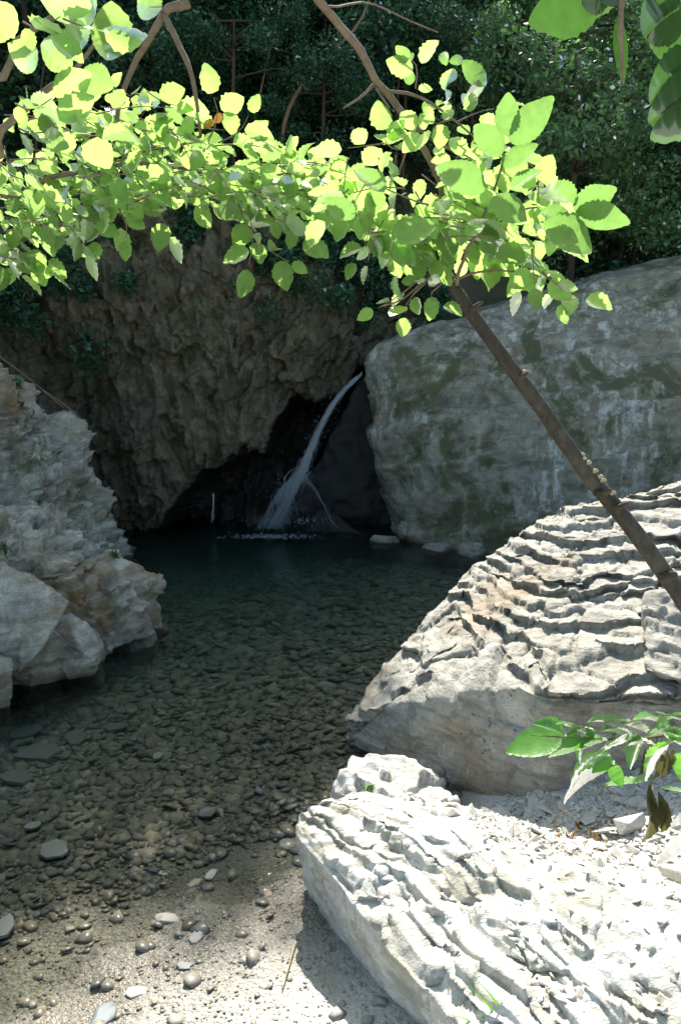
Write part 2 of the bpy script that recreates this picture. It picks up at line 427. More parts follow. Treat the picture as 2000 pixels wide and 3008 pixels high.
hull_rock('foreground_slab', [slab], .0075, M['slab'], disp_slab, 6,
          'huge white sunlit rock slab with broken slanting layers filling the lower right corner', 'rock slab', post=.4)

def disp_small(seed, amp=.03, t0=.02, t1=.06):
    def f(c, nrm):
        n = nrm(c); c = c+n*(amp*fbm(c*4, 4, seed)+amp*facets(c*6, seed+2))[:, None]
        hw = c[:, 2]+.12*c[:, 0]+.02*fbm(c*4, 3, seed+5)
        T, i, ff = terrace(hw, seed, -2, 3, t0, t1, .6, .25); c[:, 2] += (T-hw)*.7
        return c+n*(.2*amp*fbm(c*22, 3, seed+9))[:, None]
    return f
hull_rock('white_boulder', [[P(975, 2290, 3.2), P(1020, 2240, 3.25), P(1040, 2210, 3.4), P(1110, 2195, 3.5), P(1180, 2215, 3.5), P(1260, 2255, 3.45), P(1340, 2330, 3.25), P(1300, 2370, 3.05), P(1100, 2330, 3.05),
          P(975, 2320, 3.15), (-.05, 3.2, -.15), (.45, 3.0, -.15), (.5, 3.5, -.15), (.05, 3.6, -.15)]], .009, M['slab'], disp_small(4, .06, .03, .09), 3,
          'small white sunlit boulder wedged between the foreground slab and the stepped boulder', 'boulder')

# left outcrop
LL = np.array([-.05, -.12, 1.0]); LL /= np.linalg.norm(LL)
def disp_left(c, nrm):
    n = nrm(c); c = c+n*(.10*fbm(c*1.1, 3, 23)+.02*fbm(c*6, 4, 25)+.26*facets(c*1.4+.4*vnoise(c*2, 5)[:, None], 27, 1.0)+.05*facets(c*4.5, 28))[:, None]
    h = c@LL; cv, cg = cells(c*np.array([2.4, 2.4, 1.4])+.3*vnoise(c*3, 4)[:, None], 61)
    hw = h+.05*fbm(c*np.array([1.2, 1.2, .4]), 3, 15)+(cv-.5)*.06
    FL = .82
    T, i, f = terrace(hw, 15, -2, 5, .05, .14, FL, .15)
    T2, i2, f2 = terrace(hw+.7, 28, -2, 6, .018, .04, .6, .2)
    m = sstep(-.05, .15, fbm(c*np.array([.8, .8, 1.1]), 2, 70)-.02)
    c = c+LL*((T-hw)*(.35+.65*m)+(T2-hw-.7)*m*.6)[:, None]
    hn = n*np.array([1, 1, 0])
    bp, bg_ = block_push(c, i, (2.6, 2.6), 93)
    c = c+hn*((.10*bp*sstep(0, .08, f)*(1-sstep(.92, 1, f))-.02*(bg_ < .04))*(.3+.7*m))[:, None]
    c = c+hn*((.03*lipf(f, FL)+.08*layer_push(c, i, 1.1, 9)*sstep(0, .1, f)*(1-sstep(.92, 1, f))+.02*lipf(f2, .6))*(.3+.7*m))[:, None]
    return c+n*(.012*fbm(c*16, 4, 8)-.025*(cg < .05))[:, None]
left = [[P(470, 1705, 5.75), P(482, 1790, 5.7), P(478, 1860, 5.65), P(400, 1690, 6.0), P(330, 1640, 6.3), P(300, 1880, 5.35), P(0, 1640, 4.9), P(-300, 1500, 4.7), P(0, 1500, 5.9), P(140, 1440, 6.6),
         P(-400, 1900, 4.7), (-1.35, 5.9, -.5), (-2.2, 5.0, -.5), (-4.5, 4.5, -.5), (-4.5, 7, -.5), (-2.2, 7.4, -.5)],
        [P(305, 1600, 7.6), P(250, 1450, 7.4), P(195, 1290, 7.2), P(130, 1180, 7.0), P(50, 1120, 6.9), P(0, 1085, 6.8), P(-400, 900, 6.6), P(0, 1450, 6.1), P(-400, 1500, 5.4), (-2.3, 8.3, -.5), (-5, 8.5, -.5), (-5, 5.5, -.5), (-2.0, 6.8, -.5),
         P(340, 1640, 6.7), (-5, 8.5, 3.2), P(200, 1500, 6.5)]]
hull_rock('stepped_outcrop', left, .016, M['left'], disp_left, 3,
          'grey bedded rock outcrop in shade rising stepwise at the left edge of the pool', 'rock outcrop')
hull_rock('low_boulder', [[P(-200, 1640, 4.75), P(60, 1660, 4.85), P(150, 1720, 4.85), P(230, 1820, 4.9), P(300, 1900, 4.85), P(280, 1945, 4.75), P(100, 1965, 4.6), P(-100, 1980, 4.5), P(-400, 1990, 4.4),
          P(100, 1800, 4.6), P(-200, 1800, 4.45), P(260, 1900, 5.3), P(-200, 1640, 5.4), (-1.75, 5.2, -.3), (-3.5, 4.6, -.3), (-2.1, 4.75, -.2), (-3.4, 5.4, -.3)]], .012, M['left'],
          (lambda c, nrm: c+nrm(c)*(.16*facets(c*1.7+.3*vnoise(c*2, 5)[:, None], 33, 1.0)+.03*facets(c*6, 34)+.02*fbm(c*8, 4, 35)-.03*sstep(.75, .92, ridged(c*1.4, 3, 6)))[:, None]), 5,
          'smooth brownish boulder low on the water in front of the left outcrop', 'boulder')
hull_rock('edge_stone', [[P(-60, 1880, 4.35), P(40, 1935, 4.4), P(48, 1965, 4.35), P(0, 1985, 4.3), P(-100, 1990, 4.2), P(-60, 1880, 4.7), (-2.1, 4.5, -.15), (-2.5, 4.3, -.15), (-2.4, 4.8, -.1)]], .012, M['left'], disp_small(14, .02), 3,
          'rounded pale stone at the left edge in front of the low boulder', 'rock')

# big mossy rock on the right
LB = np.array([-.16, 0, 1.0]); LB /= np.linalg.norm(LB)
def disp_big(c, nrm):
    n = nrm(c); c = c+n*(.12*fbm(c*.8, 3, 43)+.03*fbm(c*3.5, 4, 45))[:, None]
    hw = c@LB-.10*c[:, 0]**2*.25+.05*fbm(c*np.array([1, 1, .5]), 3, 17)
    T, i, f = terrace(hw, 35, -2, 5, .16, .42, .80, .55)
    T2, i2, f2 = terrace(hw, 36, -2, 5, .05, .12, .7, .5)
    bp, bg_ = block_push(c, i, (.9, .9), 94)
    c = c+n*(.06*(f-.5)*sstep(0, .2, f)+.012*(f2-.5)+.06*bp*sstep(0, .1, f)*(1-sstep(.9, 1, f)))[:, None]
    k = ridged(c*np.array([.9, .9, 1.6]), 3, 9)
    return c+n*(.012*fbm(c*14, 4, 8)-.05*sstep(.7, .9, k))[:, None]
big = [P(1065, 1070, 9.3), P(1070, 1150, 9.2), P(1100, 1260, 9.1), P(1140, 1340, 9.0), P(1160, 1500, 8.8), P(1185, 1580, 8.6), P(1210, 1610, 8.4), P(1420, 1645, 7.9), P(2000, 1700, 7.6), P(2600, 1700, 7.2),
       P(1110, 1020, 9.4), P(1200, 975, 9.5), P(1400, 915, 9.6), P(1600, 860, 9.7), P(1800, 815, 9.8), P(2010, 775, 9.8), P(2600, 690, 9.6), P(1200, 1200, 8.75), P(1500, 1250, 8.35), P(2000, 1200, 8.2), P(2600, 1200, 8.0),
       P(1500, 1000, 9.0), P(2000, 950, 8.9),
       P(1500, 1600, 8.0), (0.75, 9.6, -.6), (0.9, 8.6, -.6), (2, 7.8, -.6), (7, 7.0, -.6), (.9, 11, -.6), (7, 12, -.6), (.9, 11, 2.0), (3, 12, 2.9), (7, 12, 4)]
hull_rock('mossy_boulder', [big], .028, M['big'], disp_big, 6,
          'huge rounded grey rock wall with green moss and pale streaks right of the waterfall', 'rock')
hull_rock('shelf_rock', [[P(1390, 860, 12), P(1430, 815, 12.4), P(1640, 795, 12.6), P(1740, 810, 12.6), P(1790, 840, 12.4), P(1390, 935, 11.6), P(1800, 900, 11.5), P(1300, 870, 13), P(1250, 950, 11.4),
          (1.3, 11.3, 1.5), (4.5, 11.3, 1.5), (1.3, 14, 1.5), (4.5, 14, 3), (4.5, 14, 1.5)]], .03, M['shelf'], disp_small(24, .09, .06, .14), 5,
          'low brown rock shelf behind the top of the mossy rock wall', 'rock')
# stones at the foot of the mossy wall
for k, (a, b, c_, d, yy, lab) in enumerate([(1085, 1175, 1570, 1592, 8.45, 'thin pale flat stone lying at the waterline left of the mossy wall foot'),
                                        (1168, 1212, 1530, 1572, 8.55, 'small rounded pale stone perched at the foot of the mossy wall'),
                                        (1235, 1340, 1592, 1622, 8.15, 'long low pale stone at the waterline below the mossy wall'),
                                        (1340, 1430, 1590, 1645, 7.95, 'blocky pale stone at the waterline beside the stepped boulder ridge')]):
    hull_rock('waterline_stone', [[P(a, (c_+d)/2, yy), P(a+12, c_, yy), P(b-14, c_+3, yy), P(b, d-4, yy), P((a+b)/2, d, yy-.12), P(a+10, c_+5, yy+.3), P(b, c_+6, yy+.3), P(a+8, d+14, yy), P(b, d+14, yy), P(b, d+10, yy+.35), P(a, d+8, yy+.35)]],
              .014, M['big'], disp_small(40+k, .012), 3, lab, 'stone', 'stones at the foot of the mossy wall')

# ------------------------------------------------------------------ CLIFF (front surface as height field of y over x,z with a solid back)
arch_uv = [(300, 1560), (470, 1545), (530, 1470), (600, 1390), (700, 1315), (780, 1310), (795, 1240), (850, 1190), (930, 1180), (1000, 1150), (1060, 1095), (1090, 1090), (1200, 1080), (1400, 1080)]
ax = np.array([P(u, v, 9.2)[0] for u, v in arch_uv]); az = np.array([P(u, v, 9.2)[2] for u, v in arch_uv])
nx, nz = 460, 400
X, Z = np.meshgrid(np.linspace(-6.5, 2.4, nx), np.linspace(-1.2, 5.2, nz)); x = X.ravel(); z = Z.ravel()
ztop = np.interp(x, [-6.5, -4.3, -3.4, -2.5, -1.9, -1.3, -.7, -.3, .2, .8, 2.4], [3.2, 3.2, 3.45, 3.9, 4.15, 3.7, 3.5, 3.2, 2.9, 2.5, 2.3])+.12*fbm(np.stack([x*2, x*0, x*0], 1), 3, 3)
z = -1.2+(z+1.2)/6.4*(ztop+1.2)
yb = np.interp(x, [-6.5, -4, -2.6, -1.5, -.6, .2, .6, 2.4], [8.0, 8.6, 8.75, 8.9, 9.5, 10.0, 10.2, 10.6])
yb = yb+.10*np.clip(z, -1, 6)+np.where(x > -.6, .45*np.clip(z-2.0, 0, 3)*sstep(-.6, .3, x), 0)
q = np.stack([x, yb*.3, z], 1)
lean = x+.22*(z-1)*np.where(x < -1.2, .6, -1.5)          # strata lean outward both sides of the hanging mass
qs = np.stack([lean*3.6, yb*0, z*.55], 1)
yb = yb-.14*ridged(qs*.55+fbm(q*1.1, 2, 5)[:, None]*.5, 3, 101)-.07*ridged(qs*1.5+3, 4, 103)-.18*fbm(q*1.1, 4, 104)-.05*fbm(q*7, 4, 105)
wq = np.stack([fbm(q*2.2, 3, 201), x*0, fbm(q*2.2, 3, 202)], 1)
yb = yb+.26*facets(np.stack([lean*1.9, x*0+.5, z*1.0], 1)+.5*wq, 108, 1.2)+.13*facets(np.stack([lean*4.5, x*0+.5, z*2.2], 1)+.5*wq, 109, 1.2)
yb = yb-.03*ridged(qs*3.6+9, 4, 113)-.05*fbm(np.stack([lean*14, x*0, z*3.2], 1), 3, 114)
yb = yb+.07*facets(np.stack([lean*10, x*0+.5, z*4.5], 1)+.6*wq, 118, 1.2)
yb = yb+.7*np.exp(-((x+3.05+.35*(z-1.5))/.35)**2)*.6     # gully beside the left outcrop
zar = np.interp(x, ax, az)+.16*fbm(np.stack([x*3.5, x*0, x*0], 1), 4, 7)+.10*fbm(q*5, 3, 8)
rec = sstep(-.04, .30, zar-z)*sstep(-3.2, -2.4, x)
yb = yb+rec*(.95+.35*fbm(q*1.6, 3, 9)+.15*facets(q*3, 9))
V = np.stack([x, yb, z], 1); ii = np.arange(nx*nz).reshape(nz, nx)
Fq = np.stack([ii[:-1, :-1], ii[:-1, 1:], ii[1:, 1:], ii[1:, :-1]], -1).reshape(-1, 4)
nb = len(V); back = np.array([[-6.5, 13, -1.2], [2.4, 13.5, -1.2], [2.4, 13.5, 4.6], [-6.5, 13, 4.6]])
mask = rec.reshape(nz, nx)
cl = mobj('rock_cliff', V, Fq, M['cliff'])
cl.data.materials.append(M['cave']); fm = (rec[Fq].mean(axis=1) > .10).astype(np.int32)  # hollow faces take the black material, their shade put in as colour
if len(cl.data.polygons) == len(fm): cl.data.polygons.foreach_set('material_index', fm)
# thickness: top, side and back pieces
rowT = V.reshape(nz, nx, 3)[-1]; rowL = V.reshape(nz, nx, 3)[:, 0]; rowR = V.reshape(nz, nx, 3)[:, -1]
def skirt(row, to):
    a = row; b = np.array([to(p) for p in row]); n = len(a)
    return np.concatenate([a, b]), np.stack([np.arange(n-1), np.arange(1, n), np.arange(1, n)+n, np.arange(n-1)+n], -1)
VV = []; FF = []; off = 0
for row, to in ((rowT, lambda p: (p[0], 13, p[2]-.3)), (rowL, lambda p: (-6.5, 13, p[2])), (rowR, lambda p: (2.4, 13, p[2]))):
    a, b = skirt(row, to); VV.append(a); FF.append(b+off); off += len(a)
VV.append(np.array([[-6.5, 13, -1.2], [2.4, 13, -1.2], [2.4, 13, 2.0], [-6.5, 13, 2.9]])); FF.append(np.array([[0, 1, 2, 3]])+off)
me = cl.data; bm = bmesh.new(); bm.from_mesh(me); vs = [bm.verts.new(p) for p in np.concatenate(VV)]
for f in np.concatenate(FF): bm.faces.new([vs[k] for k in f])
bmesh.ops.remove_doubles(bm, verts=bm.verts, dist=1e-5); bm.to_mesh(me); bm.free(); me.polygons.foreach_set('use_smooth', np.ones(len(me.polygons), dtype=bool)); me.update()
tag(cl, 'dark brown overhanging cliff with upright strata and a hollow coloured black for shade at its foot', 'cliff')
# wet rocks inside the hollow, under the fall, shade painted on as black
def disp_cave(c, nrm): n = nrm(c); return c+n*(.12*fbm(c*2.5, 4, 3)+.04*fbm(c*9, 4, 4))[:, None]
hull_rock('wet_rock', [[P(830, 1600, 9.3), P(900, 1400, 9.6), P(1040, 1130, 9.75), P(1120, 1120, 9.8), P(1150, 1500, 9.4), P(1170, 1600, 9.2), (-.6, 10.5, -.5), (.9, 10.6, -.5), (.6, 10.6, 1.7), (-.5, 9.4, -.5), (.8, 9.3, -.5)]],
          .03, M['cave'], disp_cave, 5, 'wet rock face painted black for shade under the waterfall chute', 'rock')
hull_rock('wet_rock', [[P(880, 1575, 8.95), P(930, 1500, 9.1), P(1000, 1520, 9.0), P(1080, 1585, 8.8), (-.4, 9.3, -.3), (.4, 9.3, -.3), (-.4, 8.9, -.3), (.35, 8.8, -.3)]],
          .02, M['cave'], disp_cave, 4, 'low wet rock painted black for shade at the foot of the waterfall spray', 'rock')

# ------------------------------------------------------------------ GROUND
A = np.array(G(0, 2985)[:2]); B = np.array(G(880, 2545)[:2]); dn = (B-A)/np.linalg.norm(B-A); pn = np.array([-dn[1], dn[0]])   # towards the pool
def ground_h(x, y):
    d = (x-A[0])*pn[0]+(y-A[1])*pn[1]+.05*fbm(np.stack([x*1.5, y*1.5, x*0], 1), 3, 2)
    pool = -(.055*np.clip(d, 0, 1.2)+.085*np.clip(d-1.2, 0, 3)+.12*np.clip(d-4.2, 0, 3))
    land = .10*np.clip(-d, 0, 1.0)+.02*np.clip(-d-1.0, 0, 20)
    z = np.where(d > 0, pool, land)
    z = z+.28*sstep(.35, 1.5, x)*sstep(4.2, 3.2, y)
    z = z+sstep(-2.4, -3.6, x)*1.0+sstep(2.6, 5, x)*1.2
    z = z+sstep(-9, -40, y)*0
    z = z+.012*fbm(np.stack([x*5, y*5, x*0], 1), 4, 12)+.004*fbm(np.stack([x*30, y*30, x*0], 1), 3, 13)
    return z
def axis(segs):
    o = []
    for a, b, s in segs: o += list(np.arange(a, b, s))
    return np.array(o+[segs[-1][1]])
gx = axis([(-300, -20, 20), (-20, -4, .5), (-4, -2, .06), (-2, 1.6, .018), (1.6, 4, .06), (4, 20, .5), (20, 300, 20)])
gy = axis([(-300, -10, 15), (-10, 0, .5), (0, 1.6, .06), (1.6, 5.2, .018), (5.2, 10, .05), (10, 14, .4)])
X, Y = np.meshgrid(gx, gy); x = X.ravel(); y = Y.ravel(); z = ground_h(x, y)
ii = np.arange(len(x)).reshape(X.shape)
Fq = np.stack([ii[:-1, :-1], ii[:-1, 1:], ii[1:, 1:], ii[1:, :-1]], -1).reshape(-1, 4)
def ground_mat():
    m, nt, out = new_mat('gravel_bed'); n = N(nt); v = n.coords()
    vo = n('ShaderNodeTexVoronoi', i_Scale=55.0); nt.links.new(v, vo.inputs['Vector'])
    vo2 = n('ShaderNodeTexVoronoi', i_Scale=140.0); nt.links.new(v, vo2.inputs['Vector'])
    base = n.mix(vo.outputs['Color'], (.15, .135, .10), (.24, .215, .165)); f = n.noise(v, 160, 4)
    c = n.mix(n.ramp(vo.outputs['Distance'], [(.3, 0), (.75, 1)]), base, (.07, .06, .045))
    c = n.mix(.45, c, n.mix(f, (.10, .09, .07), (.30, .27, .22)))
    big = n.noise(v, 3, 4)
    c = n.mix(n.ramp(big, [(.4, 0), (.6, .6)]), c, (.19, .165, .12))
    z = n('ShaderNodeSeparateXYZ', i_0=n('ShaderNodeNewGeometry').outputs['Position']).outputs[2]
    dry = n.ramp(n.math('ADD', n.math('MULTIPLY', z, 8.0), n.math('MULTIPLY', big, .4)), [(.35, 0), (.85, 1)])
    c = n.mix(dry, c, n.mix(f, (.36, .345, .31), (.54, .52, .47)))
    p = n('ShaderNodeBsdfPrincipled'); nt.links.new(c, p.inputs['Base Color'])
    nt.links.new(n.math('ADD', n.math('MULTIPLY', dry, .45), .32), p.inputs['Roughness'])
    nt.links.new(n.ramp(n.math('MULTIPLY', n.math('ADD', z, .03), 20.0), [(.3, 0), (.8, .5)]), p.inputs['Specular IOR Level'])
    h = n.math('ADD', n.math('MULTIPLY', vo.outputs['Distance'], -1.0), n.math('MULTIPLY', vo2.outputs['Distance'], -.4))
    b = n('ShaderNodeBump', i_Strength=.7, i_Distance=.012, i_Height=h); nt.links.new(b.outputs[0], p.inputs['Normal'])
    nt.links.new(p.outputs[0], out.inputs[0]); return m
M['ground'] = ground_mat()
g = mobj('ground', np.stack([x, y, z], 1), Fq, M['ground']); tag(g, 'gravel stream bed rising to a sunlit gravel bank', 'ground', kind='structure')

# water
def water_mat():
    m, nt, out = new_mat('clear_pool_water'); n = N(nt)
    v = n.coords(scale=(1, 1.0, 1)); r1 = n.noise(v, 7, 4, .55, .3); r2 = n.noise(v, 26, 3, .5, .2)
    b = n('ShaderNodeBump', i_Strength=.16, i_Distance=.05, i_Height=n.math('ADD', r1, n.math('MULTIPLY', r2, .35)))
    g = n('ShaderNodeBsdfGlossy', i_Roughness=.02, i_Normal=b.outputs[0]); t = n('ShaderNodeBsdfTransparent', i_Color=(.95, .98, .96, 1))
    fr = n('ShaderNodeFresnel', i_IOR=1.33, i_Normal=b.outputs[0])
    mx = n('ShaderNodeMixShader', i_0=fr.outputs[0], i_1=t.outputs[0], i_2=g.outputs[0])
    va = n('ShaderNodeVolumeAbsorption', i_Color=(.28, .60, .47, 1), i_Density=1.3)
    vs = n('ShaderNodeVolumeScatter', i_Color=(.50, .75, .60, 1), i_Density=.20); ad = n('ShaderNodeAddShader', i_0=va.outputs[0], i_1=vs.outputs[0])
    nt.links.new(mx.outputs[0], out.inputs[0]); nt.links.new(ad.outputs[0], out.inputs[1]); return m
M['water'] = water_mat()
wv = [(-8, .5, 0), (8, .5, 0), (8, 12.4, 0), (-8, 12.4, 0)]; wv += [(a, b, -2.5) for a, b, c in wv]
w = mobj('water', wv, [(0, 1, 2, 3), (7, 6, 5, 4), (0, 4, 5, 1), (1, 5, 6, 2), (2, 6, 7, 3), (3, 7, 4, 0)], M['water'], smooth=False)
tag(w, 'dark still green pool of clear shallow water', 'water', kind='structure')
# ------------------------------------------------------------------ STONES
bpy.context.view_layer.update()
dg = bpy.context.evaluated_depsgraph_get()
def drop(x, y, z0=1.8):
    ok, loc, nr, idx, ob, mt = scene.ray_cast(dg, Vector((x, y, z0)), Vector((0, 0, -1)))
    while ok and ob.name.startswith('water') : ok, loc, nr, idx, ob, mt = scene.ray_cast(dg, loc-Vector((0, 0, .002)), Vector((0, 0, -1)))
    return (loc, nr, ob.name) if ok else None
def stone_mat(name, cols, rough=.6, wetz=True):
    m, nt, out = new_mat(name); n = N(nt); v = n.coords()
    if name == 'gravel_stones': r = n('ShaderNodeNewGeometry').outputs['Random Per Island']
    else: r = n('ShaderNodeObjectInfo').outputs['Random']
    c = n.ramp(r, [(i/(len(cols)-1), c) for i, c in enumerate(cols)])
    f = n.noise(v, 38, 5, .65)
    c = n.mix(n.ramp(f, [(.35, .45), (.6, 0)]), c, (.06, .05, .04))
    p = n('ShaderNodeBsdfPrincipled', i_Roughness=rough); nt.links.new(c, p.inputs['Base Color'])
    z = n('ShaderNodeSeparateXYZ', i_0=n('ShaderNodeNewGeometry').outputs['Position']).outputs[2]
    dry = n.ramp(n.math('MULTIPLY', z, 9.0), [(.2, 0), (.7, 1)])
    nt.links.new(n.mix(dry, c, n.mix(.35, c, (.5, .48, .44))), p.inputs['Base Color'])
    nt.links.new(n.math('ADD', n.math('MULTIPLY', dry, .45), .3), p.inputs['Roughness'])
    nt.links.new(n.ramp(n.math('MULTIPLY', n.math('ADD', z, .03), 20.0), [(.3, 0), (.8, .5)]), p.inputs['Specular IOR Level'])
    b = n('ShaderNodeBump', i_Strength=.3, i_Distance=.004, i_Height=f); nt.links.new(b.outputs[0], p.inputs['Normal'])
    nt.links.new(p.outputs[0], out.inputs[0]); return m
PC = [(.16, .14, .105), (.20, .17, .12), (.14, .135, .115), (.25, .215, .15), (.18, .15, .105), (.15, .15, .135), (.30, .27, .21), (.13, .115, .09)]
M['pebble'] = stone_mat('river_pebbles', PC); M['gravel'] = stone_mat('gravel_stones', PC)
M['chip'] = rock_mat('pale_stone_chip', (.55, .53, .48), (.4, .38, .34), (.5, .46, .38), bump=.3, banded=.15)
def ico(sub):
    bm = bmesh.new(); bmesh.ops.create_icosphere(bm, subdivisions=sub, radius=1)
    V = np.array([v.co[:] for v in bm.verts]); Fc = np.array([[v.index for v in f.verts] for f in bm.faces]); bm.free(); return V, Fc
I1 = ico(1); I2 = ico(2); I3 = ico(3)
def pebble_shape(base, seed):
    V, Fc = base; r = np.random.default_rng(seed)
    v = V.copy(); d = fbm(V*.9+seed*3.7, 2, seed); v = v*(1+.28*d)[:, None]
    v = np.sign(v)*np.abs(v)**.68; v = v*(1+.42*facets(V*1.3+seed, seed))[:, None]
    v *= np.array([1, r.uniform(.6, .9), r.uniform(.14, .27)]); return v
def rotm(rx, ry, rz):
    return np.array(Matrix.Rotation(rz, 3, 'Z') @ Matrix.Rotation(ry, 3, 'Y') @ Matrix.Rotation(rx, 3, 'X'))
def ground_z(x, y): return float(ground_h(np.array([x]), np.array([y]))[0])
# stuff: the uncountable rest of the gravel
shapes = [pebble_shape(I1, 500+k) for k in range(10)]
VV = []; FF = []; off = 0
def scatter(n, x0, x1, y0, y1, smin, smax, lift=.25):
    global off
    xs = rng.uniform(x0, x1, n); ys = rng.uniform(y0, y1, n); zs = ground_h(xs, ys)
    for x, y, z in zip(xs, ys, zs):
        if z < -.95 or (smin > .008 and z > -.015 and rng.random() < .93) or (x > .38 and y < 3.6 and z > .03) or x > 1.5: continue
        s = smin*(smax/smin)**(rng.random()**1.3); v = shapes[rng.integers(10)]*s
        v = v@rotm(rng.normal(0, .22), rng.normal(0, .22), rng.uniform(0, 6.28)).T+np.array([x, y, z+s*lift*.6])
        VV.append(v); FF.append(I1[1]+off); off += len(v)
scatter(7000, -1.7, .5, 1.9, 3.8, .009, .036); scatter(6000, -2.3, .6, 3.0, 4.8, .012, .055); scatter(5000, -3.0, 1.2, 4.6, 7.0, .02, .08); scatter(2500, -3.0, 1.6, 6.8, 9.2, .04, .10)
scatter(6500, -1.6, .45, 1.8, 3.3, .0015, .008, .5)
gs = mobj('gravel', np.concatenate(VV), np.concatenate(FF), M['gravel']); tag(gs, 'small brown and grey gravel covering the stream bed and bank', 'gravel', kind='stuff')
# individual larger pebbles
protos = []
for k in range(10):
    protos.append(mesh_from('river_pebble', pebble_shape(I2, 900+k), I2[1], M['pebble']))
cnt = 0; placed = []
random.seed(11)
while cnt < 285:
    x = random.uniform(-2.0, .35); y = random.uniform(2.1, 5.2)
    if abs(x) > y*.46+.1: continue
    z = ground_z(x, y)
    if z > -.022 and random.random() < .985: continue
    if y < 3.1 and random.random() < .35: continue
    s = random.uniform(.022, .040)*(.85+.12*(y-2))
    if z > -.03: s *= .6
    if any((x-a)**2+(y-b)**2 < (s+c)**2*.8 for a, b, c in placed): continue
    if x > -.05 and y < 3.0: continue
    placed.append((x, y, s))
    o = bpy.data.objects.new('river_pebble', protos[cnt % 10]); link(o); o.location = (x, y, z+s*.24); o.scale = (s, s*random.uniform(.8, 1.1), s*random.uniform(.9, 1.3))
    o.rotation_euler = (random.gauss(0, .18), random.gauss(0, .18), random.uniform(0, 6.28))
    if z > .0: tag(o, 'flat grey brown pebble lying on the damp gravel bank', 'pebble', 'pebbles on the gravel bank')
    elif z > -.07: tag(o, 'flat brown pebble in the ankle deep margin of the pool', 'pebble', 'pebbles in the shallow margin of the pool')
    else: tag(o, 'flat grey brown pebble lying under the clear pool water', 'pebble', 'pebbles under the pool water')
    cnt += 1
# flat slabs on the bed
def slab_mesh(seed, n=7, th=.10):
    r = random.Random(seed); bm = bmesh.new(); an = sorted(r.uniform(0, 6.28) for _ in range(n)); ring = []
    for k in range(n):
        a = 6.283*k/n+r.uniform(-.25, .25); q = r.uniform(.75, 1.1); ring.append((math.cos(a)*q, math.sin(a)*q*.7))
    vs = [bm.verts.new((a, b, -th)) for a, b in ring]+[bm.verts.new((a*.93, b*.93, th+r.uniform(-.03, .03))) for a, b in ring]
    bmesh.ops.convex_hull(bm, input=vs); bmesh.ops.bevel(bm, geom=list(bm.edges), offset=.03, segments=2, affect='EDGES', profile=.6)
    me = bpy.data.meshes.new('flat_stone'); bm.to_mesh(me); bm.free(); return me
flat = [(110, 2225, .17, 'largest dark angular flat slab under the water near the left edge'), (85, 2165, .13, 'long dark flat slab behind the largest slab near the left edge'),
        (225, 2180, .11, 'dark angular flat slab right of the largest slab under the water'), (50, 2300, .12, 'dark flat slab under the water just below the largest slab at the left edge'),
        (345, 2150, .10, 'dim flat slab furthest right in the group of slabs under the water'), (465, 2238, .055, 'small pale flat stone standing out on the brown bed in mid pool'),
        (160, 2515, .10, 'dark flat stone in the shallows near the left edge with a pale chip beside it'), (100, 2445, .055, 'pale angular stone on the bed by the left edge of the shallows'),
        (610, 2405, .06, 'bluish grey slab among rounded pebbles in the middle of the shallows'), (20, 2745, .07, 'grey flat stone cut by the left edge near the bank')]
for k, (u, v, s, lab) in enumerate(flat):
    zz = -.1
    for _ in range(4):
        x, y, _z = G(u, v, zz); zz = ground_z(x, y)
    me = slab_mesh(70+k); me.materials.append(simple_mat('slate_%d' % k, (.30, .29, .25) if 'pale' in lab else (.13, .135, .12), None, 18, .6, .2))
    o = bpy.data.objects.new('flat_stone', me); link(o); o.location = (x, y, zz+.035); o.scale = (s*.9, s*.9, s*.55 if s > .08 else s); o.rotation_euler = (.06, -.05, k*.9)
    tag(o, lab, 'stone', 'flat stones on the pool bed')
special = [(495, 2700, .043, (.45, .40, .33), 'pale pinkish oval stone alone on the wet sand of the bank'), (620, 2572, .036, (.40, .37, .32), 'pale grey cobble breaking the water at the pebble edge'),
           (480, 2565, .026, (.52, .5, .42), 'small whitish pebble in the shallows left of the pale grey cobble'), (570, 2598, .032, (.38, .31, .2), 'yellowish round stone in the margin beside the pale grey cobble'),
           (785, 2626, .026, (.35, .24, .14), 'orange brown stone on the wet bank near the slab'), (405, 2918, .035, (.5, .45, .42), 'pale glistening stone at the bottom water line'),
           (305, 2990, .05, (.18, .20, .21), 'bluish angular stone cut by the bottom edge'), (545, 2838, .026, (.22, .22, .21), 'wet dark stone on the border of the bright gravel'),
           (575, 2755, .032, (.33, .31, .27), 'grey oval stone on the wet sand between water and bright gravel')]
for k, (u, v, s, col, lab) in enumerate(special):
    zz = 0
    for _ in range(4):
        x, y, _z = G(u, v, zz); zz = ground_z(x, y)
    o = bpy.data.objects.new('river_pebble', mesh_from('river_pebble', pebble_shape(I3, 33+k), I3[1], simple_mat('pebble_stone_%d' % k, col, tuple(c*.75 for c in col), 60, .5, .15)))
    link(o); o.location = (x, y, zz+s*.1); o.scale = (s, s*.85, s*.75); o.rotation_euler = (.1, .05, k*1.3); tag(o, lab, 'stone')
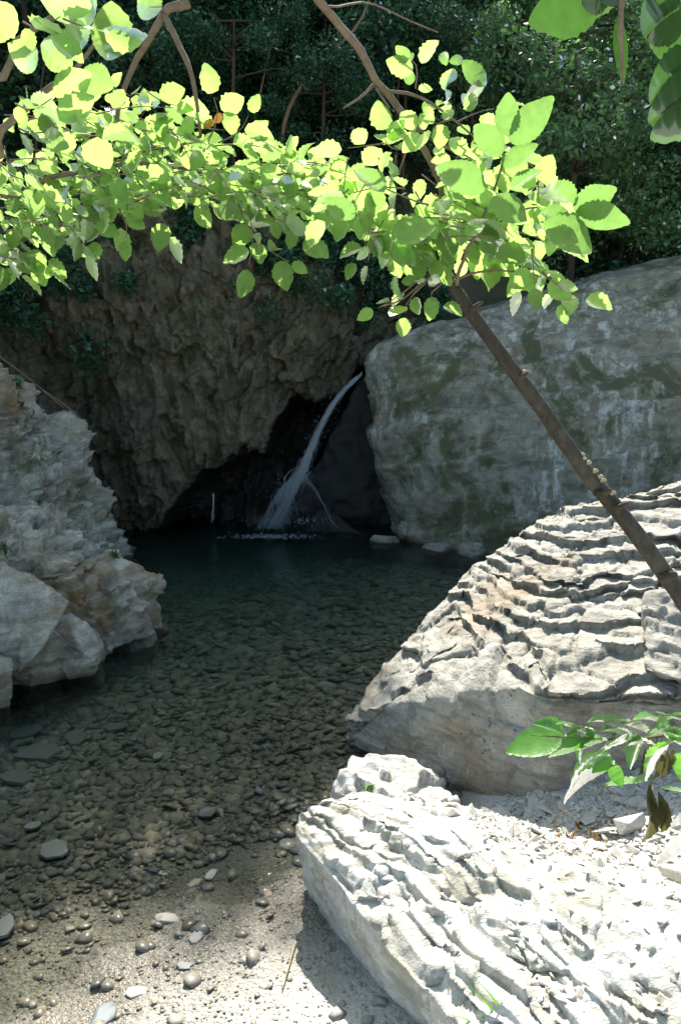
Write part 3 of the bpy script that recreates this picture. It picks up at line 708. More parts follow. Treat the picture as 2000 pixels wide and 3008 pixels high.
# angular chips on the scree beside the slab
def chip_mesh(seed):
    r = random.Random(seed); bm = bmesh.new()
    vs = [bm.verts.new((r.uniform(-1, 1), r.uniform(-.7, .7), r.uniform(-.28, .28))) for _ in range(11)]
    q = bmesh.ops.convex_hull(bm, input=vs); bmesh.ops.delete(bm, geom=[v for v in bm.verts if not v.link_faces], context='VERTS')
    bmesh.ops.bevel(bm, geom=list(bm.edges), offset=.02, segments=1, affect='EDGES')
    me = bpy.data.meshes.new('stone_chip'); bm.to_mesh(me); bm.free(); me.materials.append(M['chip']); return me
chips = [chip_mesh(k) for k in range(12)]
cnt = 0; tries = 0
slab_ok = ('ground', 'foreground_slab')
while cnt < 290 and tries < 9000:
    tries += 1
    x = random.uniform(.35, 1.6); y = random.uniform(1.9, 3.3) if random.random() < .5 else random.uniform(2.5, 3.2)
    if x < .55 and y < 2.7: continue
    if y < 2.35-.1*x and random.random() < .75: continue
    h = drop(x, y, 1.2)
    if not h or not h[2].startswith(slab_ok): continue
    loc, nr, nm = h
    s = random.choice([.018, .025, .03, .04, .055])*random.uniform(.8, 1.2)
    o = bpy.data.objects.new('stone_chip', chips[cnt % 12]); link(o); o.location = loc+Vector((0, 0, s*.12)); o.scale = (s, s, s*random.uniform(.7, 1.2))
    o.rotation_euler = (random.gauss(0, .3), random.gauss(0, .3), random.uniform(0, 6.28))
    if nm.startswith('ground'): tag(o, 'white angular stone chip in the scree behind the big foreground slab', 'stone chip', 'stone chips in the scree')
    else: tag(o, 'white angular stone chip lying loose on top of the big foreground slab', 'stone chip', 'stone chips on the foreground slab')
    cnt += 1
VV = []; FF = []; off = 0; cs = []
for me in chips[:6]:
    m2 = me.copy(); bm = bmesh.new(); bm.from_mesh(m2); bmesh.ops.triangulate(bm, faces=bm.faces)
    cs.append((np.array([v.co[:] for v in bm.verts]), np.array([[v.index for v in f.verts] for f in bm.faces]))); bm.free(); bpy.data.meshes.remove(m2)
for _ in range(4200):
    x = random.uniform(.25, 1.7); y = random.uniform(1.7, 3.3) if random.random() < .35 else random.uniform(2.45, 3.25)
    if x < .5 and y < 2.9: continue
    if y < 2.3 and random.random() < .6: continue
    h = drop(x, y, 1.2)
    if not h or not h[2].startswith(slab_ok): continue
    a, b = cs[random.randrange(6)]; s = random.uniform(.006, .024)
    VV.append(a*s@rotm(random.gauss(0, .4), random.gauss(0, .4), random.uniform(0, 6.28)).T+np.array(h[0])+np.array([0, 0, s*.15])); FF.append(b+off); off += len(a)
rb = mobj('rubble', np.concatenate(VV), np.concatenate(FF), M['chip'], smooth=False); tag(rb, 'fine white stone splinters strewn over the scree and slab', 'rubble', kind='stuff')
# two grey stones where scree meets the stepped boulder
for k, (u, v, yy, s, lab) in enumerate([(1465, 2370, 3.12, .06, 'grey angular stone leaning against the foot of the stepped boulder'), (1525, 2375, 3.1, .03, 'small rounded grey stone beside the grey angular one'),
                                      (1975, 2590, 2.35, .10, 'large white angular stone at the right edge on the scree'), (1850, 2440, 2.75, .07, 'dark sided blocky stone standing in the scree')]):
    p = P(u, v, yy); h = drop(p[0], p[1], 1.0)
    if h:
        o = bpy.data.objects.new('stone', chip_mesh(100+k)); link(o); o.location = h[0]+Vector((0, 0, s*.45)); o.scale = (s, s, s*2.2); o.rotation_euler = (.3, .2, k); tag(o, lab, 'stone')

# ------------------------------------------------------------------ WATERFALL
def fall_mat():
    m, nt, out = new_mat('falling_water'); n = N(nt)
    d = n('ShaderNodeBsdfDiffuse', i_Color=(.42, .50, .55, 1)); t = n('ShaderNodeBsdfTransparent'); g = n('ShaderNodeBsdfGlossy', i_Roughness=.25)
    tr = n('ShaderNodeBsdfTranslucent', i_Color=(.42, .50, .55, 1))
    a = n('ShaderNodeMixShader', i_0=.5, i_1=d.outputs[0], i_2=tr.outputs[0]); a2 = n('ShaderNodeMixShader', i_0=.25, i_1=a.outputs[0], i_2=g.outputs[0])
    b = n('ShaderNodeMixShader', i_0=.62, i_1=a2.outputs[0], i_2=t.outputs[0]); nt.links.new(b.outputs[0], out.inputs[0]); return m
M['fall'] = fall_mat()
wf = empty('waterfall', P(800, 1555, 8.75)); tag(wf, 'thin white waterfall slanting down from the cleft into the pool', 'waterfall')
path = [P(1062, 1098, 9.25), P(1000, 1160, 9.0), P(950, 1240, 8.9), P(915, 1320, 8.85), P(890, 1385, 8.8), P(845, 1460, 8.75), P(805, 1553, 8.72)]
wid = [.03, .05, .055, .065, .12, .20, .25]
tb = Tubes(); random.seed(5)
sp = spline(path, 26)
for k in range(80):
    o1 = random.gauss(0, .5); o2 = random.gauss(0, .4); ps = []; rs = []; r0 = random.uniform(.0015, .0035)
    t0 = random.choice([0, 0, 0, 5, 12]); 
    for i in range(t0, 26):
        w_ = .62*float(np.interp(i/25*6, range(7), wid)); q = sp[i]
        ps.append((q[0]+o1*w_+random.gauss(0, .16)*w_, q[1]+o2*w_*.6, q[2]+random.gauss(0, .012))); rs.append(r0*random.uniform(.5, 1.3))
    rs[-1] *= .5; tb.add(ps, rs, 5)
# side runs spreading over the rock
for k in range(7):
    a = P(890+random.uniform(-25, 20), 1385+random.uniform(-15, 15), 8.8); b = P(740+random.uniform(0, 300), 1552, 8.7+random.uniform(0, .12))
    if b[0] > a[0]: 
        if k % 2: continue
        b = P(random.uniform(950, 1010), 1550, 8.8)
    ps = [np.array(a)*(1-t)+np.array(b)*t+np.array([random.gauss(0, .015), 0, .08*math.sin(t*3.1)]) for t in np.linspace(0, 1, 9)]
    tb.add(ps, [random.uniform(.002, .006) for _ in ps], 5)
tb.build('stream', M['fall'], wf)
VV = []; FF = []; off = 0
def drops(n, c, sx, sz, r0, r1):
    global off
    for _ in range(n):
        r = random.uniform(r0, r1); v = I1[0]*r*np.array([1, 1, random.uniform(1, 2)])+np.array(c)+np.array([random.gauss(0, sx), random.gauss(0, .06), random.gauss(0, sz)])
        VV.append(v); FF.append(I1[1]+off); off += len(v)
drops(400, P(885, 1400, 8.75), .05, .05, .002, .004); drops(700, P(845, 1465, 8.72), .10, .12, .002, .005); drops(500, P(800, 1530, 8.7), .15, .05, .002, .005)
for i in range(6, 25): drops(16, sp[i], .05, .05, .003, .006)
drops(60, P(905, 1530, 8.7), .10, .03, .003, .008)
mobj('spray', np.concatenate(VV), np.concatenate(FF), M['fall'], wf)
VV = []; FF = []; off = 0
for _ in range(420):
    r = random.uniform(.003, .010); c = P(random.gauss(795, 62), 1555+random.gauss(0, 2), 8.7+random.gauss(0, .06))
    v = I1[0]*r*np.array([1.6, 1, .6])+np.array([c[0], c[1], .003]); VV.append(v); FF.append(I1[1]+off); off += len(v)
mobj('foam', np.concatenate(VV), np.concatenate(FF), M['fall'], wf)
wf2 = empty('small_cascade', P(632, 1535, 8.85)); tag(wf2, 'short pale trickle of water deep in the hollow left of the main waterfall', 'cascade')
tb = Tubes()
for k in range(7):
    s = random.choice([-.5, -.4, .9]); ps = [np.array(P(628+s*1.5, 1448, 8.95))*(1-t)+np.array(P(630+s*(4+t*random.uniform(4, 22)), 1535, 8.9))*t for t in np.linspace(0, 1, 7)]
    tb.add([p+np.array([random.gauss(0, .006), 0, 0]) for p in ps], [random.uniform(.002, .008) for _ in ps], 5)
tb.build('stream', M['fall'], wf2)

# ------------------------------------------------------------------ FOLIAGE HELPERS
def leaf_template(wid=.40, fold=.10, curl=.12, teeth=.02, seed=0, K=11, cr0=.018):
    V = []; r = random.Random(seed)
    for i in range(K+1):
        t = i/K; w_ = wid*(math.sin(math.pi*t**.78)**.8 if 0 < t < 1 else 0)
        w_ *= 1+(teeth/wid*(1 if i % 2 else -1)); zc = -curl*(t-.4)**2
        cr_ = cr0*(1 if i % 2 else -1)+r.uniform(-.01, .01)
        V += [(t, 0, zc), (t-.02*(i % 2), w_, zc+fold*w_/wid*.5+cr_), (t-.02*(i % 2), -w_*r.uniform(.9, 1.06), zc+fold*w_/wid*.5+cr_)]
    Fc = []
    for i in range(K):
        a = 3*i; Fc += [(a, a+3, a+4, a+1), (a, a+2, a+5, a+3)]
    return np.array(V), np.array(Fc)
TEMPL = [leaf_template(.37, .12, .15, .017, 1), leaf_template(.33, .30, .45, .015, 2), leaf_template(.40, .06, .05, .018, 3), leaf_template(.34, .36, -.25, .016, 4)]
BIG = [leaf_template(.36, .20, .25, .012, 11, 21, .007), leaf_template(.34, .30, .4, .013, 12, 21, .007), leaf_template(.38, .12, -.1, .012, 13, 21, .007)]
class Leaves:
    def __init__(s): s.V = []; s.F = []; s.n = 0
    def add(s, pos, tip, nrm, size, t=None, wscale=1.0):
        tip = Vector(tip).normalized(); n = Vector(nrm); n = (n-tip*n.dot(tip)); 
        if n.length < 1e-3: n = tip.orthogonal()
        n.normalize(); b = n.cross(tip)
        Vt, Ft = TEMPL[random.randrange(4)] if t is None else t
        m = np.array([tip, b*wscale, n])*size
        s.V.append(Vt@m+np.array(pos)); s.F.append(Ft+s.n); s.n += len(Vt)
    def build(s, name, mat, parent=None): return mobj(name, np.concatenate(s.V), np.concatenate(s.F), mat, parent)
SUN = Vector((0, math.cos(R(48)), math.sin(R(48))))
def rv(s=1.0): return Vector((random.gauss(0, s), random.gauss(0, s), random.gauss(0, s)))
def spray(lv, tb, pts, spacing, size, spread=.5, droop=.3, rad=.0022, depthj=.05, tilt=.45):
    """a twig through pts (3-D) with alternate leaves"""
    L = sum((Vector(pts[i+1])-Vector(pts[i])).length for i in range(len(pts)-1)); n = max(4, int(L/spacing)+1)
    sp_ = [Vector(p) for p in spline(pts, n)]
    tb.add(sp_, [rad*(1-.7*i/n) for i in range(n)], 5)
    side = 1
    for i, p in enumerate(sp_):
        d = (sp_[min(i+1, n-1)]-sp_[max(i-1, 0)]).normalized()
        nn = (SUN+rv(tilt)).normalized(); b = nn.cross(d).normalized()
        last = i == n-1
        tip = d if last else (d*.55+b*side*.9+Vector((0, 0, -droop))+rv(.22)).normalized()
        off_ = tip*random.uniform(.006, .014)
        lv.add(p+off_, tip, nn, size*random.uniform(.7, 1.2)*(1.0 if i else .7)); side = -side
def Pv(u, v, Y): return Vector(P(u, v, Y))

M['leaf'] = leaf_mat('sunlit_leaf', (.10, .19, .055, 1), (.42, .68, .16, 1), .62, .10, .3, .30)
M['leaf_big'] = leaf_mat('broad_leaf', (.10, .19, .05, 1), (.20, .38, .08, 1), .52, .12, .3, .15)
M['leaf_dead'] = leaf_mat('dry_leaf', (.25, .13, .03, 1), (.35, .18, .04, 1), .4, .05, .5, .3)
M['leaf_olive'] = leaf_mat('wilted_leaf', (.09, .085, .035, 1), (.10, .10, .03, 1), .4, .05, .5, .3)
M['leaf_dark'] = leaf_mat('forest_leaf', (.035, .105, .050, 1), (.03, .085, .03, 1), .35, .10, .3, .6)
M['leaf_mid'] = leaf_mat('forest_leaf_painted_lit', (.10, .20, .075, 1), (.17, .38, .07, 1), .5, .2, .3, .5)  # forest leaf with colours raised so the right valley looks lit
M['leaf_canopy'] = leaf_mat('canopy_leaf', (.03, .055, .02, 1), (.02, .05, .01, 1), .3, .1, .35, .3)

# ---- left beech: trunk outside the frame, limbs and spray of leaves reaching in
random.seed(21)
tl = empty('beech_tree', (-2.35, 1.9, .0)); tag(tl, 'leafy tree whose backlit bright green sprays hang in from the upper left', 'tree')
zt = 0.0
tb = Tubes(); tb.add(spline([(-2.35, 1.9, -.3), (-2.3, 1.95, 1.5), (-2.15, 2.05, 3.2), (-2.2, 2.2, 5.0), (-2.1, 2.3, 6.6)], 24), [.11-.003*i for i in range(24)], 12, .05); tb.build('trunk', M['bark'], tl)
tb = Tubes()
def limb(pts, r0, r1, n=18, wob=.08): tb.add(spline(pts, n), [r0+(r1-r0)*i/(n-1) for i in range(n)], 8, wob)
fork = Pv(482, 42, 2.35)
limb([(-2.15, 2.05, 4.0), (-1.2, 2.2, 3.95), Pv(500, -120, 2.38), fork], .03, .011)
limb([fork, Pv(430, 130, 2.38), Pv(395, 190, 2.4), Pv(355, 290, 2.42), Pv(345, 350, 2.42), Pv(335, 420, 2.45)], .0105, .005)
limb([fork, Pv(525, 130, 2.34), Pv(560, 210, 2.32), Pv(578, 300, 2.32), Pv(590, 400, 2.35)], .009, .0045)
limb([(-2.2, 2.0, 2.9), Pv(-150, 460, 2.2), Pv(0, 385, 2.2), Pv(130, 270, 2.2), Pv(215, 210, 2.22), Pv(300, 100, 2.25)], .014, .004)
limb([(-2.2, 2.0, 3.4), Pv(-200, 200, 2.0), Pv(60, 110, 2.0), Pv(170, 45, 2.0), Pv(290, 50, 2.0)], .012, .003)
limb([Pv(335, 420, 2.45), Pv(300, 500, 2.5), Pv(200, 560, 2.55), Pv(150, 640, 2.55)], .005, .002, 10)
limb([Pv(590, 400, 2.35), Pv(520, 430, 2.4), Pv(440, 440, 2.4), Pv(330, 480, 2.45)], .004, .002, 10)
limb([(-2.2, 2.0, 3.0), Pv(-120, 560, 2.5), Pv(150, 520, 2.5), Pv(420, 480, 2.5), Pv(650, 520, 2.5), Pv(850, 560, 2.5)], .012, .002, 16)
limb([(-2.2, 2.0, 2.8), Pv(-100, 700, 2.5), Pv(120, 660, 2.5), Pv(300, 640, 2.5)], .01, .002, 12)
lv = Leaves()
def top_edge(u): return float(np.interp(u, [0, 250, 330, 450, 600, 650, 740, 850, 1000], [290, 215, 200, 260, 340, 355, 370, 450, 500]))
def bot_edge(u): return float(np.interp(u, [0, 60, 150, 260, 400, 520, 640, 760, 850, 1000], [790, 780, 740, 670, 620, 600, 640, 640, 590, 640]))
def inhull(u, v): return top_edge(u) < v < bot_edge(u)
for k in range(150):
    u = random.uniform(-60, 900)
    t, b = top_edge(max(u, 0)), bot_edge(max(u, 0)); v = t+25+(b-20-t-25)*random.random()**.85
    Y = random.uniform(2.25, 2.85); ang = random.gauss(.35, .55)
    L = random.uniform(120, 230)
    e = (u+L*math.cos(ang), v+L*math.sin(ang))
    if not inhull(min(e[0], 1000), e[1]): e = (u+70, v+10)
    spray(lv, tb, [Pv(u, v, Y), Pv((u+e[0])/2, (v+e[1])/2-12, Y+.02), Pv(e[0], e[1], Y+random.uniform(-.1, .1))], .041, .063, tilt=.6)
for pts, Y in [([(600, 440), (640, 350), (628, 285)], 2.35), ([(640, 420), (700, 390), (730, 340)], 2.4), ([(690, 560), (730, 640), (745, 700), (730, 780)], 2.4),
               ([(700, 600), (740, 690), (800, 740), (850, 770)], 2.4), ([(730, 560), (800, 600), (860, 650), (890, 690)], 2.45), ([(800, 640), (850, 660), (900, 700)], 2.4), ([(400, 590), (470, 630), (500, 690)], 2.4),
               ([(340, 600), (370, 650), (372, 700)], 2.4), ([(820, 500), (900, 540), (960, 620)], 2.5), ([(840, 480), (940, 480), (1040, 520)], 2.5), ([(860, 520), (950, 560), (1050, 600)], 2.55),
               ([(20, 640), (80, 700), (140, 760)], 2.5), ([(160, 620), (220, 680), (250, 740)], 2.45), ([(60, 620), (120, 680), (200, 720)], 2.5), ([(-60, 620), (-10, 690), (50, 740)], 2.45), ([(260, 600), (300, 650), (290, 700)], 2.5), ([(-80, 730), (0, 770), (90, 790)], 2.5), ([(20, 700), (80, 740), (140, 790)], 2.5), ([(-40, 700), (20, 760), (60, 800)], 2.5), ([(0, 480), (60, 540), (100, 560)], 2.4), ([(420, 260), (480, 300), (520, 310)], 2.4)]:
    spray(lv, tb, [Pv(a, b, Y) for a, b in pts], .042, .076, tilt=.35)
for k in range(5):      # nearer, larger leaves at the top left
    u = random.uniform(-60, 240); v = random.uniform(20, 420); Y = random.uniform(1.75, 2.1)
    spray(lv, tb, [Pv(u, v, Y), Pv(u+50, v+20, Y), Pv(u+110, v+random.uniform(-20, 70), Y)], .055, .085, tilt=.5)
for u, v, du, dv, s in [(225, 60, 0, 60, .10), (330, 10, -5, 130, .14), (120, -10, 60, 30, .12), (210, -30, 40, 60, .11), (420, -30, 20, 60, .09), (40, 20, -60, 60, .11), (90, 300, 80, 40, .10), (120, 130, 60, 40, .10), (240, 210, 80, 40, .09), (30, 130, 70, 60, .10)]:
    a = Pv(u, v, 1.95); b = Pv(u+du, v+dv, 1.93); lv.add(a, b-a, Vector((0, .8, .35))+rv(.15), s, t=random.choice(BIG))
tb.build('branch', M['bark_pale'], tl); cr = lv.build('crown', M['leaf'], tl)
dl = Leaves()
for u, v in ((625, 350), (655, 335)): a = Pv(u, v, 2.33); dl.add(a, Vector((-.6, .1, -.5)), Vector((.1, .8, .4)), .035)
dl.build('dead_leaf', M['leaf_dead'], tl)['label'] = 'rusty orange dead leaf'

# ---- leaning tree on the right
random.seed(33)
base = Vector(P(2330, 2330, 2.45)); base.z = .25
tr = empty('leaning_tree', base); tag(tr, 'slim dark trunk leaning from the right edge across the picture with a bright leafy crown', 'tree')
tb = Tubes(); path = [base-Vector((0, 0, .2)), Pv(2200, 2080, 2.490), Pv(2030, 1800, 2.449), Pv(1955, 1690, 2.424), Pv(1850, 1545, 2.390), Pv(1715, 1380, 2.365), Pv(1590, 1200, 2.324), Pv(1470, 1040, 2.291), Pv(1370, 900, 2.258), Pv(1300, 790, 2.241), Pv(1235, 690, 2.216), Pv(1185, 570, 2.183)]
n = 70; rr_ = np.interp(np.linspace(0, 1, n), [0, .25, .5, .75, .9, 1], [.036, .028, .023, .017, .013, .008])
tb.add(spline(path, n), list(rr_), 14, .045); tb.build('trunk', M['trunk'], tr)
tb = Tubes()
for u, v, Y, r in [(1960, 1695, 2.39, .018), (1525, 1110, 2.29, .008), (1392, 905, 2.24, .0075), (1768, 1450, 2.34, .012), (1815, 1490, 2.35, .010)]:
    p = Pv(u, v, Y); tb = Tubes(); tb.add([p+Vector((-.012, .02, .0)), p, p+Vector((.014, -.016, .012)), p+Vector((.02, -.02, .016))], [r*1.1, r, r*.8, r*.4], 8, .15); tb.build('knot', M['bark'], tr)
for u, v in ((1702, 1340), (1706, 1352), (1722, 1364), (1741, 1388), (1757, 1404), (1764, 1416), (1792, 1452), (1535, 1100), (1366, 905)):
    p = Pv(u, v, 2.349); tb = Tubes(); tb.add([p, p+Vector((.006, -.004, .008)), p+Vector((.014, -.006, .006))], [.005, .007, .003], 6, .3); tb.build('lichen', M['lichen'], tr)
tb = Tubes()
limb([Pv(1262, 735, 2.224), Pv(1295, 640, 2.208), Pv(1292, 540, 2.158), Pv(1250, 450, 2.116), Pv(1195, 355, 2.075), Pv(1135, 270, 2.034), Pv(1105, 240, 2.009), Pv(1060, 150, 1.975), Pv(1010, 90, 1.950), Pv(960, 30, 1.909), Pv(915, -30, 1.867), Pv(850, -150, 1.826)], .0075, .0095, 40, .1)
limb([Pv(1105, 240, 2.009), Pv(1060, 285, 2.009), Pv(1008, 318, 2.009)], .0045, .002, 8)
limb([Pv(1102, 255, 2.009), Pv(1125, 290, 1.992), Pv(1145, 318, 1.992)], .003, .0015, 6)
limb([Pv(1135, 268, 2.034), Pv(1200, 275, 2.034), Pv(1260, 300, 2.034), Pv(1330, 350, 2.034), Pv(1400, 410, 2.075)], .0045, .002, 14)
limb([Pv(1195, 355, 2.075), Pv(1260, 400, 2.075), Pv(1330, 440, 2.075), Pv(1420, 480, 2.075)], .0035, .0018, 12)
limb([Pv(1212, 390, 2.075), Pv(1195, 440, 2.075), Pv(1170, 510, 2.075)], .003, .0015, 8)
limb([Pv(1340, 835, 2.233), Pv(1350, 790, 2.158), Pv(1390, 700, 2.075), Pv(1430, 610, 2.034), Pv(1470, 500, 2.009), Pv(1480, 430, 1.992)], .006, .002, 20)
limb([Pv(1390, 700, 2.075), Pv(1470, 650, 2.075), Pv(1560, 610, 2.075), Pv(1680, 620, 2.075)], .004, .0015, 12)
limb([Pv(1430, 610, 2.034), Pv(1350, 590, 2.075), Pv(1250, 600, 2.075), Pv(1100, 540, 2.075)], .004, .0015, 12)
limb([Pv(1320, 830, 2.241), Pv(1400, 800, 2.158), Pv(1520, 800, 2.116), Pv(1640, 850, 2.075)], .004, .0015, 12)
limb([Pv(1300, 790, 2.241), Pv(1240, 830, 2.158), Pv(1180, 880, 2.075), Pv(1120, 900, 2.075)], .004, .0015, 10)
limb([Pv(915, -30, 1.867), Pv(970, 20, 1.909), Pv(1080, 8, 2.075), Pv(1200, 60, 2.158), Pv(1285, 95, 2.241)], .003, .0015, 14)
lv = Leaves()
def top2(u): return float(np.interp(u, [950, 1050, 1200, 1300, 1420, 1560, 1640], [470, 430, 430, 380, 380, 450, 560]))
def bot2(u): return float(np.interp(u, [950, 1050, 1150, 1250, 1400, 1550, 1640], [640, 720, 860, 800, 800, 850, 820]))
for k in range(62):
    u = random.uniform(960, 1600); v = random.uniform(top2(u)+20, bot2(u)-50); Y = random.uniform(1.97, 2.35)
    ang = random.gauss(.3 if u > 1200 else 2.6, .7); L = random.uniform(100, 190); e = (u+L*math.cos(ang), v+L*abs(math.sin(ang))*.8)
    if e[0] > 1660 or e[0] < 930 or not (top2(e[0]) < e[1] < bot2(e[0])): e = (u+60, v+30)
    spray(lv, tb, [Pv(u, v, Y), Pv((u+e[0])/2, (v+e[1])/2-10, Y), Pv(*e, Y)], .045, .074, tilt=.42)
for pts, Y in [([(1230, 820), (1170, 870), (1110, 905)], 2.075), ([(1250, 830), (1200, 880), (1190, 920)], 2.075), ([(1300, 830), (1260, 870), (1290, 890)], 2.075), ([(1150, 600), (1100, 700), (1080, 770)], 2.075), ([(1090, 620), (1080, 700), (1050, 760)], 2.116),
               ([(1560, 760), (1620, 830), (1640, 880)], 2.075), ([(1590, 800), (1650, 845), (1710, 870)], 2.034), ([(1480, 700), (1540, 780), (1530, 840)], 2.075), ([(1550, 560), (1590, 545), (1640, 580)], 1.909), ([(1200, 640), (1150, 720), (1160, 800)], 2.075),
               ([(1330, 350), (1290, 360), (1270, 380)], 1.992), ([(1340, 360), (1400, 330), (1450, 320)], 2.034), ([(1250, 300), (1290, 310), (1300, 285)], 2.034), ([(1130, 420), (1100, 425), (1020, 435)], 1.992), ([(1180, 440), (1140, 430), (1130, 400)], 1.992),
               ([(1220, 260), (1225, 200), (1210, 180)], 1.992), ([(1250, 390), (1230, 385), (1215, 390)], 1.992), ([(1420, 480), (1380, 470), (1340, 470)], 1.992), ([(1400, 500), (1340, 520), (1320, 560)], 1.992), ([(1420, 400), (1420, 440), (1440, 480)], 2.075)]:
    spray(lv, tb, [Pv(a, b, Y) for a, b in pts], .038, .062, tilt=.3)
cr2 = lv.build('crown', M['leaf'], tr)
for (u, v, u2, v2, s, Y) in [(1500, 420, 1615, 295, .135, 1.85), (1490, 400, 1490, 280, .11, 1.85), (1470, 455, 1400, 370, .10, 1.9), (1480, 490, 1570, 425, .10, 1.9), (1500, 550, 1580, 500, .085, 1.9), (1420, 560, 1290, 490, .13, 1.8), (1685, 620, 1800, 560, .10, 1.8), (1690, 620, 1835, 655, .115, 1.8),
                        (1690, 590, 1590, 555, .09, 1.8), (1600, 650, 1730, 730, .12, 1.8), (1440, 590, 1540, 640, .11, 1.85), (1590, 620, 1680, 650, .09, 1.85), (1150, 700, 1270, 660, .12, 1.85), (1130, 560, 1050, 500, .11, 1.9), (1040, 640, 960, 590, .10, 1.95), (1310, 190, 1300, 160, .05, 2.3), (1320, 180, 1360, 175, .07, 2.2),
                        (1330, 200, 1310, 245, .08, 2.2), (1360, 180, 1425, 250, .09, 2.2), (1425, 250, 1370, 290, .07, 2.2), (1370, 280, 1360, 320, .05, 2.2), (1310, 265, 1312, 310, .05, 2.3), (1200, 185, 1205, 160, .045, 2.3), (1200, 250, 1200, 200, .045, 2.3), (1240, 318, 1280, 310, .05, 2.4)]:
    a = Pv(u, v, Y-.12); b = Pv(u2, v2, Y-.15); lb = Leaves(); lb.add(a, b-a, Vector((random.uniform(-.5, .5), .75, random.uniform(.3, .9))), (b-a).length*1.12 if s > .06 else s, t=random.choice(BIG), wscale=random.uniform(.7, .95))
    lb.build('broad_leaf', M['leaf_big'], tr)
tb.build('branch', M['bark_pale'], tr)

# ---- large leaves top right, close to the lens, shade painted into their colour
tc = empty('overhanging_tree', (2.3, .5, .3)); tag(tc, 'tree outside the frame whose large blurred leaves hang in at the top right corner', 'tree')
tb = Tubes(); tb.add(spline([(2.3, .5, -.1), (2.25, .55, 1.5), (2.1, .6, 3), (2.1, .7, 5)], 16), [.09-.003*i for i in range(16)], 10, .05); tb.build('trunk', M['bark'], tc)
tb = Tubes(); limb([(2.1, .6, 3.1), (1.3, .8, 3.0), Pv(2150, -100, 1.1), Pv(1900, -60, 1.08), Pv(1750, -40, 1.08)], .014, .003); limb([(2.1, .6, 3.0), (1.2, .85, 2.9), Pv(2150, 260, 1.1), Pv(2010, 270, 1.1)], .01, .003)
limb([Pv(1825, -40, 1.08), Pv(1822, 90, 1.08), Pv(1826, 200, 1.08), Pv(1830, 250, 1.08)], .004, .001)
tb.build('branch', M['bark_pale'], tc)
lb = Leaves()
for (u, v, u2, v2, ws) in [(1800, -30, 1550, 70, .8), (1850, -60, 1690, 10, 1), (1990, 0, 1870, 105, 1.1), (2100, 120, 1890, 100, .9), (1800, -80, 1800, 30, 1.0), (2080, 170, 1885, 300, .9), (2120, 250, 1880, 350, .85), (2100, 330, 1890, 400, .7), (1815, 40, 1830, 250, .25)]:
    a = Pv(u, v, 1.1); b = Pv(u2, v2, 1.08); lb.add(a, b-a, Vector((.2, .8, .5)), (b-a).length, t=random.choice(BIG), wscale=ws)
M['leaf_shade'] = leaf_mat('shade_painted_leaf', (.04, .10, .025, 1), (.06, .15, .025, 1), .45, .03, .5, .1)  # leaf colours lowered to paint in the corner's shade
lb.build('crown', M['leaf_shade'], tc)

# ---- sapling bottom right
ts = empty('sapling', Pv(2150, 2950, 1.75)); tag(ts, 'young sapling with toothed shiny leaves leaning in at the right edge above the scree', 'sapling')
tb = Tubes(); limb([Pv(2150, 2950, 1.75), Pv(2160, 2500, 1.75), Pv(2100, 2200, 1.72), Pv(1990, 2160, 1.7), Pv(1880, 2170, 1.7), Pv(1760, 2170, 1.68), Pv(1640, 2165, 1.66)], .007, .0015, 24)
limb([Pv(1910, 2330, 1.7), Pv(1915, 2230, 1.7), Pv(1930, 2165, 1.7)], .0022, .0018, 8); limb([Pv(1640, 2165, 1.66), Pv(1560, 2160, 1.62)], .002, .001, 5)
limb([Pv(1870, 2175, 1.7), Pv(1820, 2240, 1.66), Pv(1790, 2250, 1.66)], .002, .001, 6)
tb.build('stem', M['bark_pale'], ts)
lb = Leaves()
for (u, v, u2, v2, ny, nz_) in [(1650, 2160, 1515, 2205, -.5, .9), (1660, 2155, 1590, 2125, -.5, .9), (1640, 2165, 1635, 2200, -.7, .5), (1660, 2160, 1730, 2140, .4, .9), (1740, 2165, 1655, 2125, .3, .9), (1780, 2170, 1715, 2180, .3, 1), (1770, 2180, 1640, 2222, .4, .8),
                           (1900, 2145, 1760, 2112, .3, .9), (1850, 2170, 1780, 2140, .3, .9), (1960, 2130, 1880, 2105, .3, 1), (2010, 2120, 1940, 2100, .3, 1), (1790, 2215, 1685, 2290, .8, .3), (1780, 2260, 1670, 2335, .7, .4), (1800, 2230, 1750, 2260, -.4, .9), (1790, 2240, 1820, 2300, -.8, .4),
                           (1870, 2160, 1800, 2190, .8, .4), (1840, 2190, 1910, 2180, .3, .9), (1960, 2180, 1900, 2270, .8, .3), (2000, 2160, 1920, 2150, .5, .8), (1990, 2170, 1940, 2200, .5, .7), (1900, 2290, 1795, 2310, .4, .9), (1940, 2315, 2020, 2330, .3, .9), (2060, 2440, 1950, 2530, .9, .2), (2010, 2190, 1960, 2160, .4, .8), (1960, 2170, 2020, 2200, .5, .7), (1720, 2165, 1700, 2230, .8, .3), (1830, 2170, 1760, 2215, .7, .5), (1880, 2160, 1850, 2240, .8, .4), (1930, 2140, 1990, 2095, .4, .9), (1800, 2165, 1840, 2125, .4, .9), (1990, 2210, 2010, 2290, .8, .4), (1700, 2160, 1660, 2190, -.6, .8)]:
    a = Pv(u, v, 1.68); b = Pv(u2, v2, 1.66); lb.add(a, b-a, Vector((random.uniform(-.2, .2), ny, nz_+.1)), (b-a).length*1.25, t=random.choice(BIG), wscale=.72)
M['leaf_sap'] = leaf_mat('sapling_leaf', (.10, .24, .06, 1), (.20, .52, .05, 1), .5, .25, .28, .15)
lb.build('crown', M['leaf_sap'], ts)
lb = Leaves()
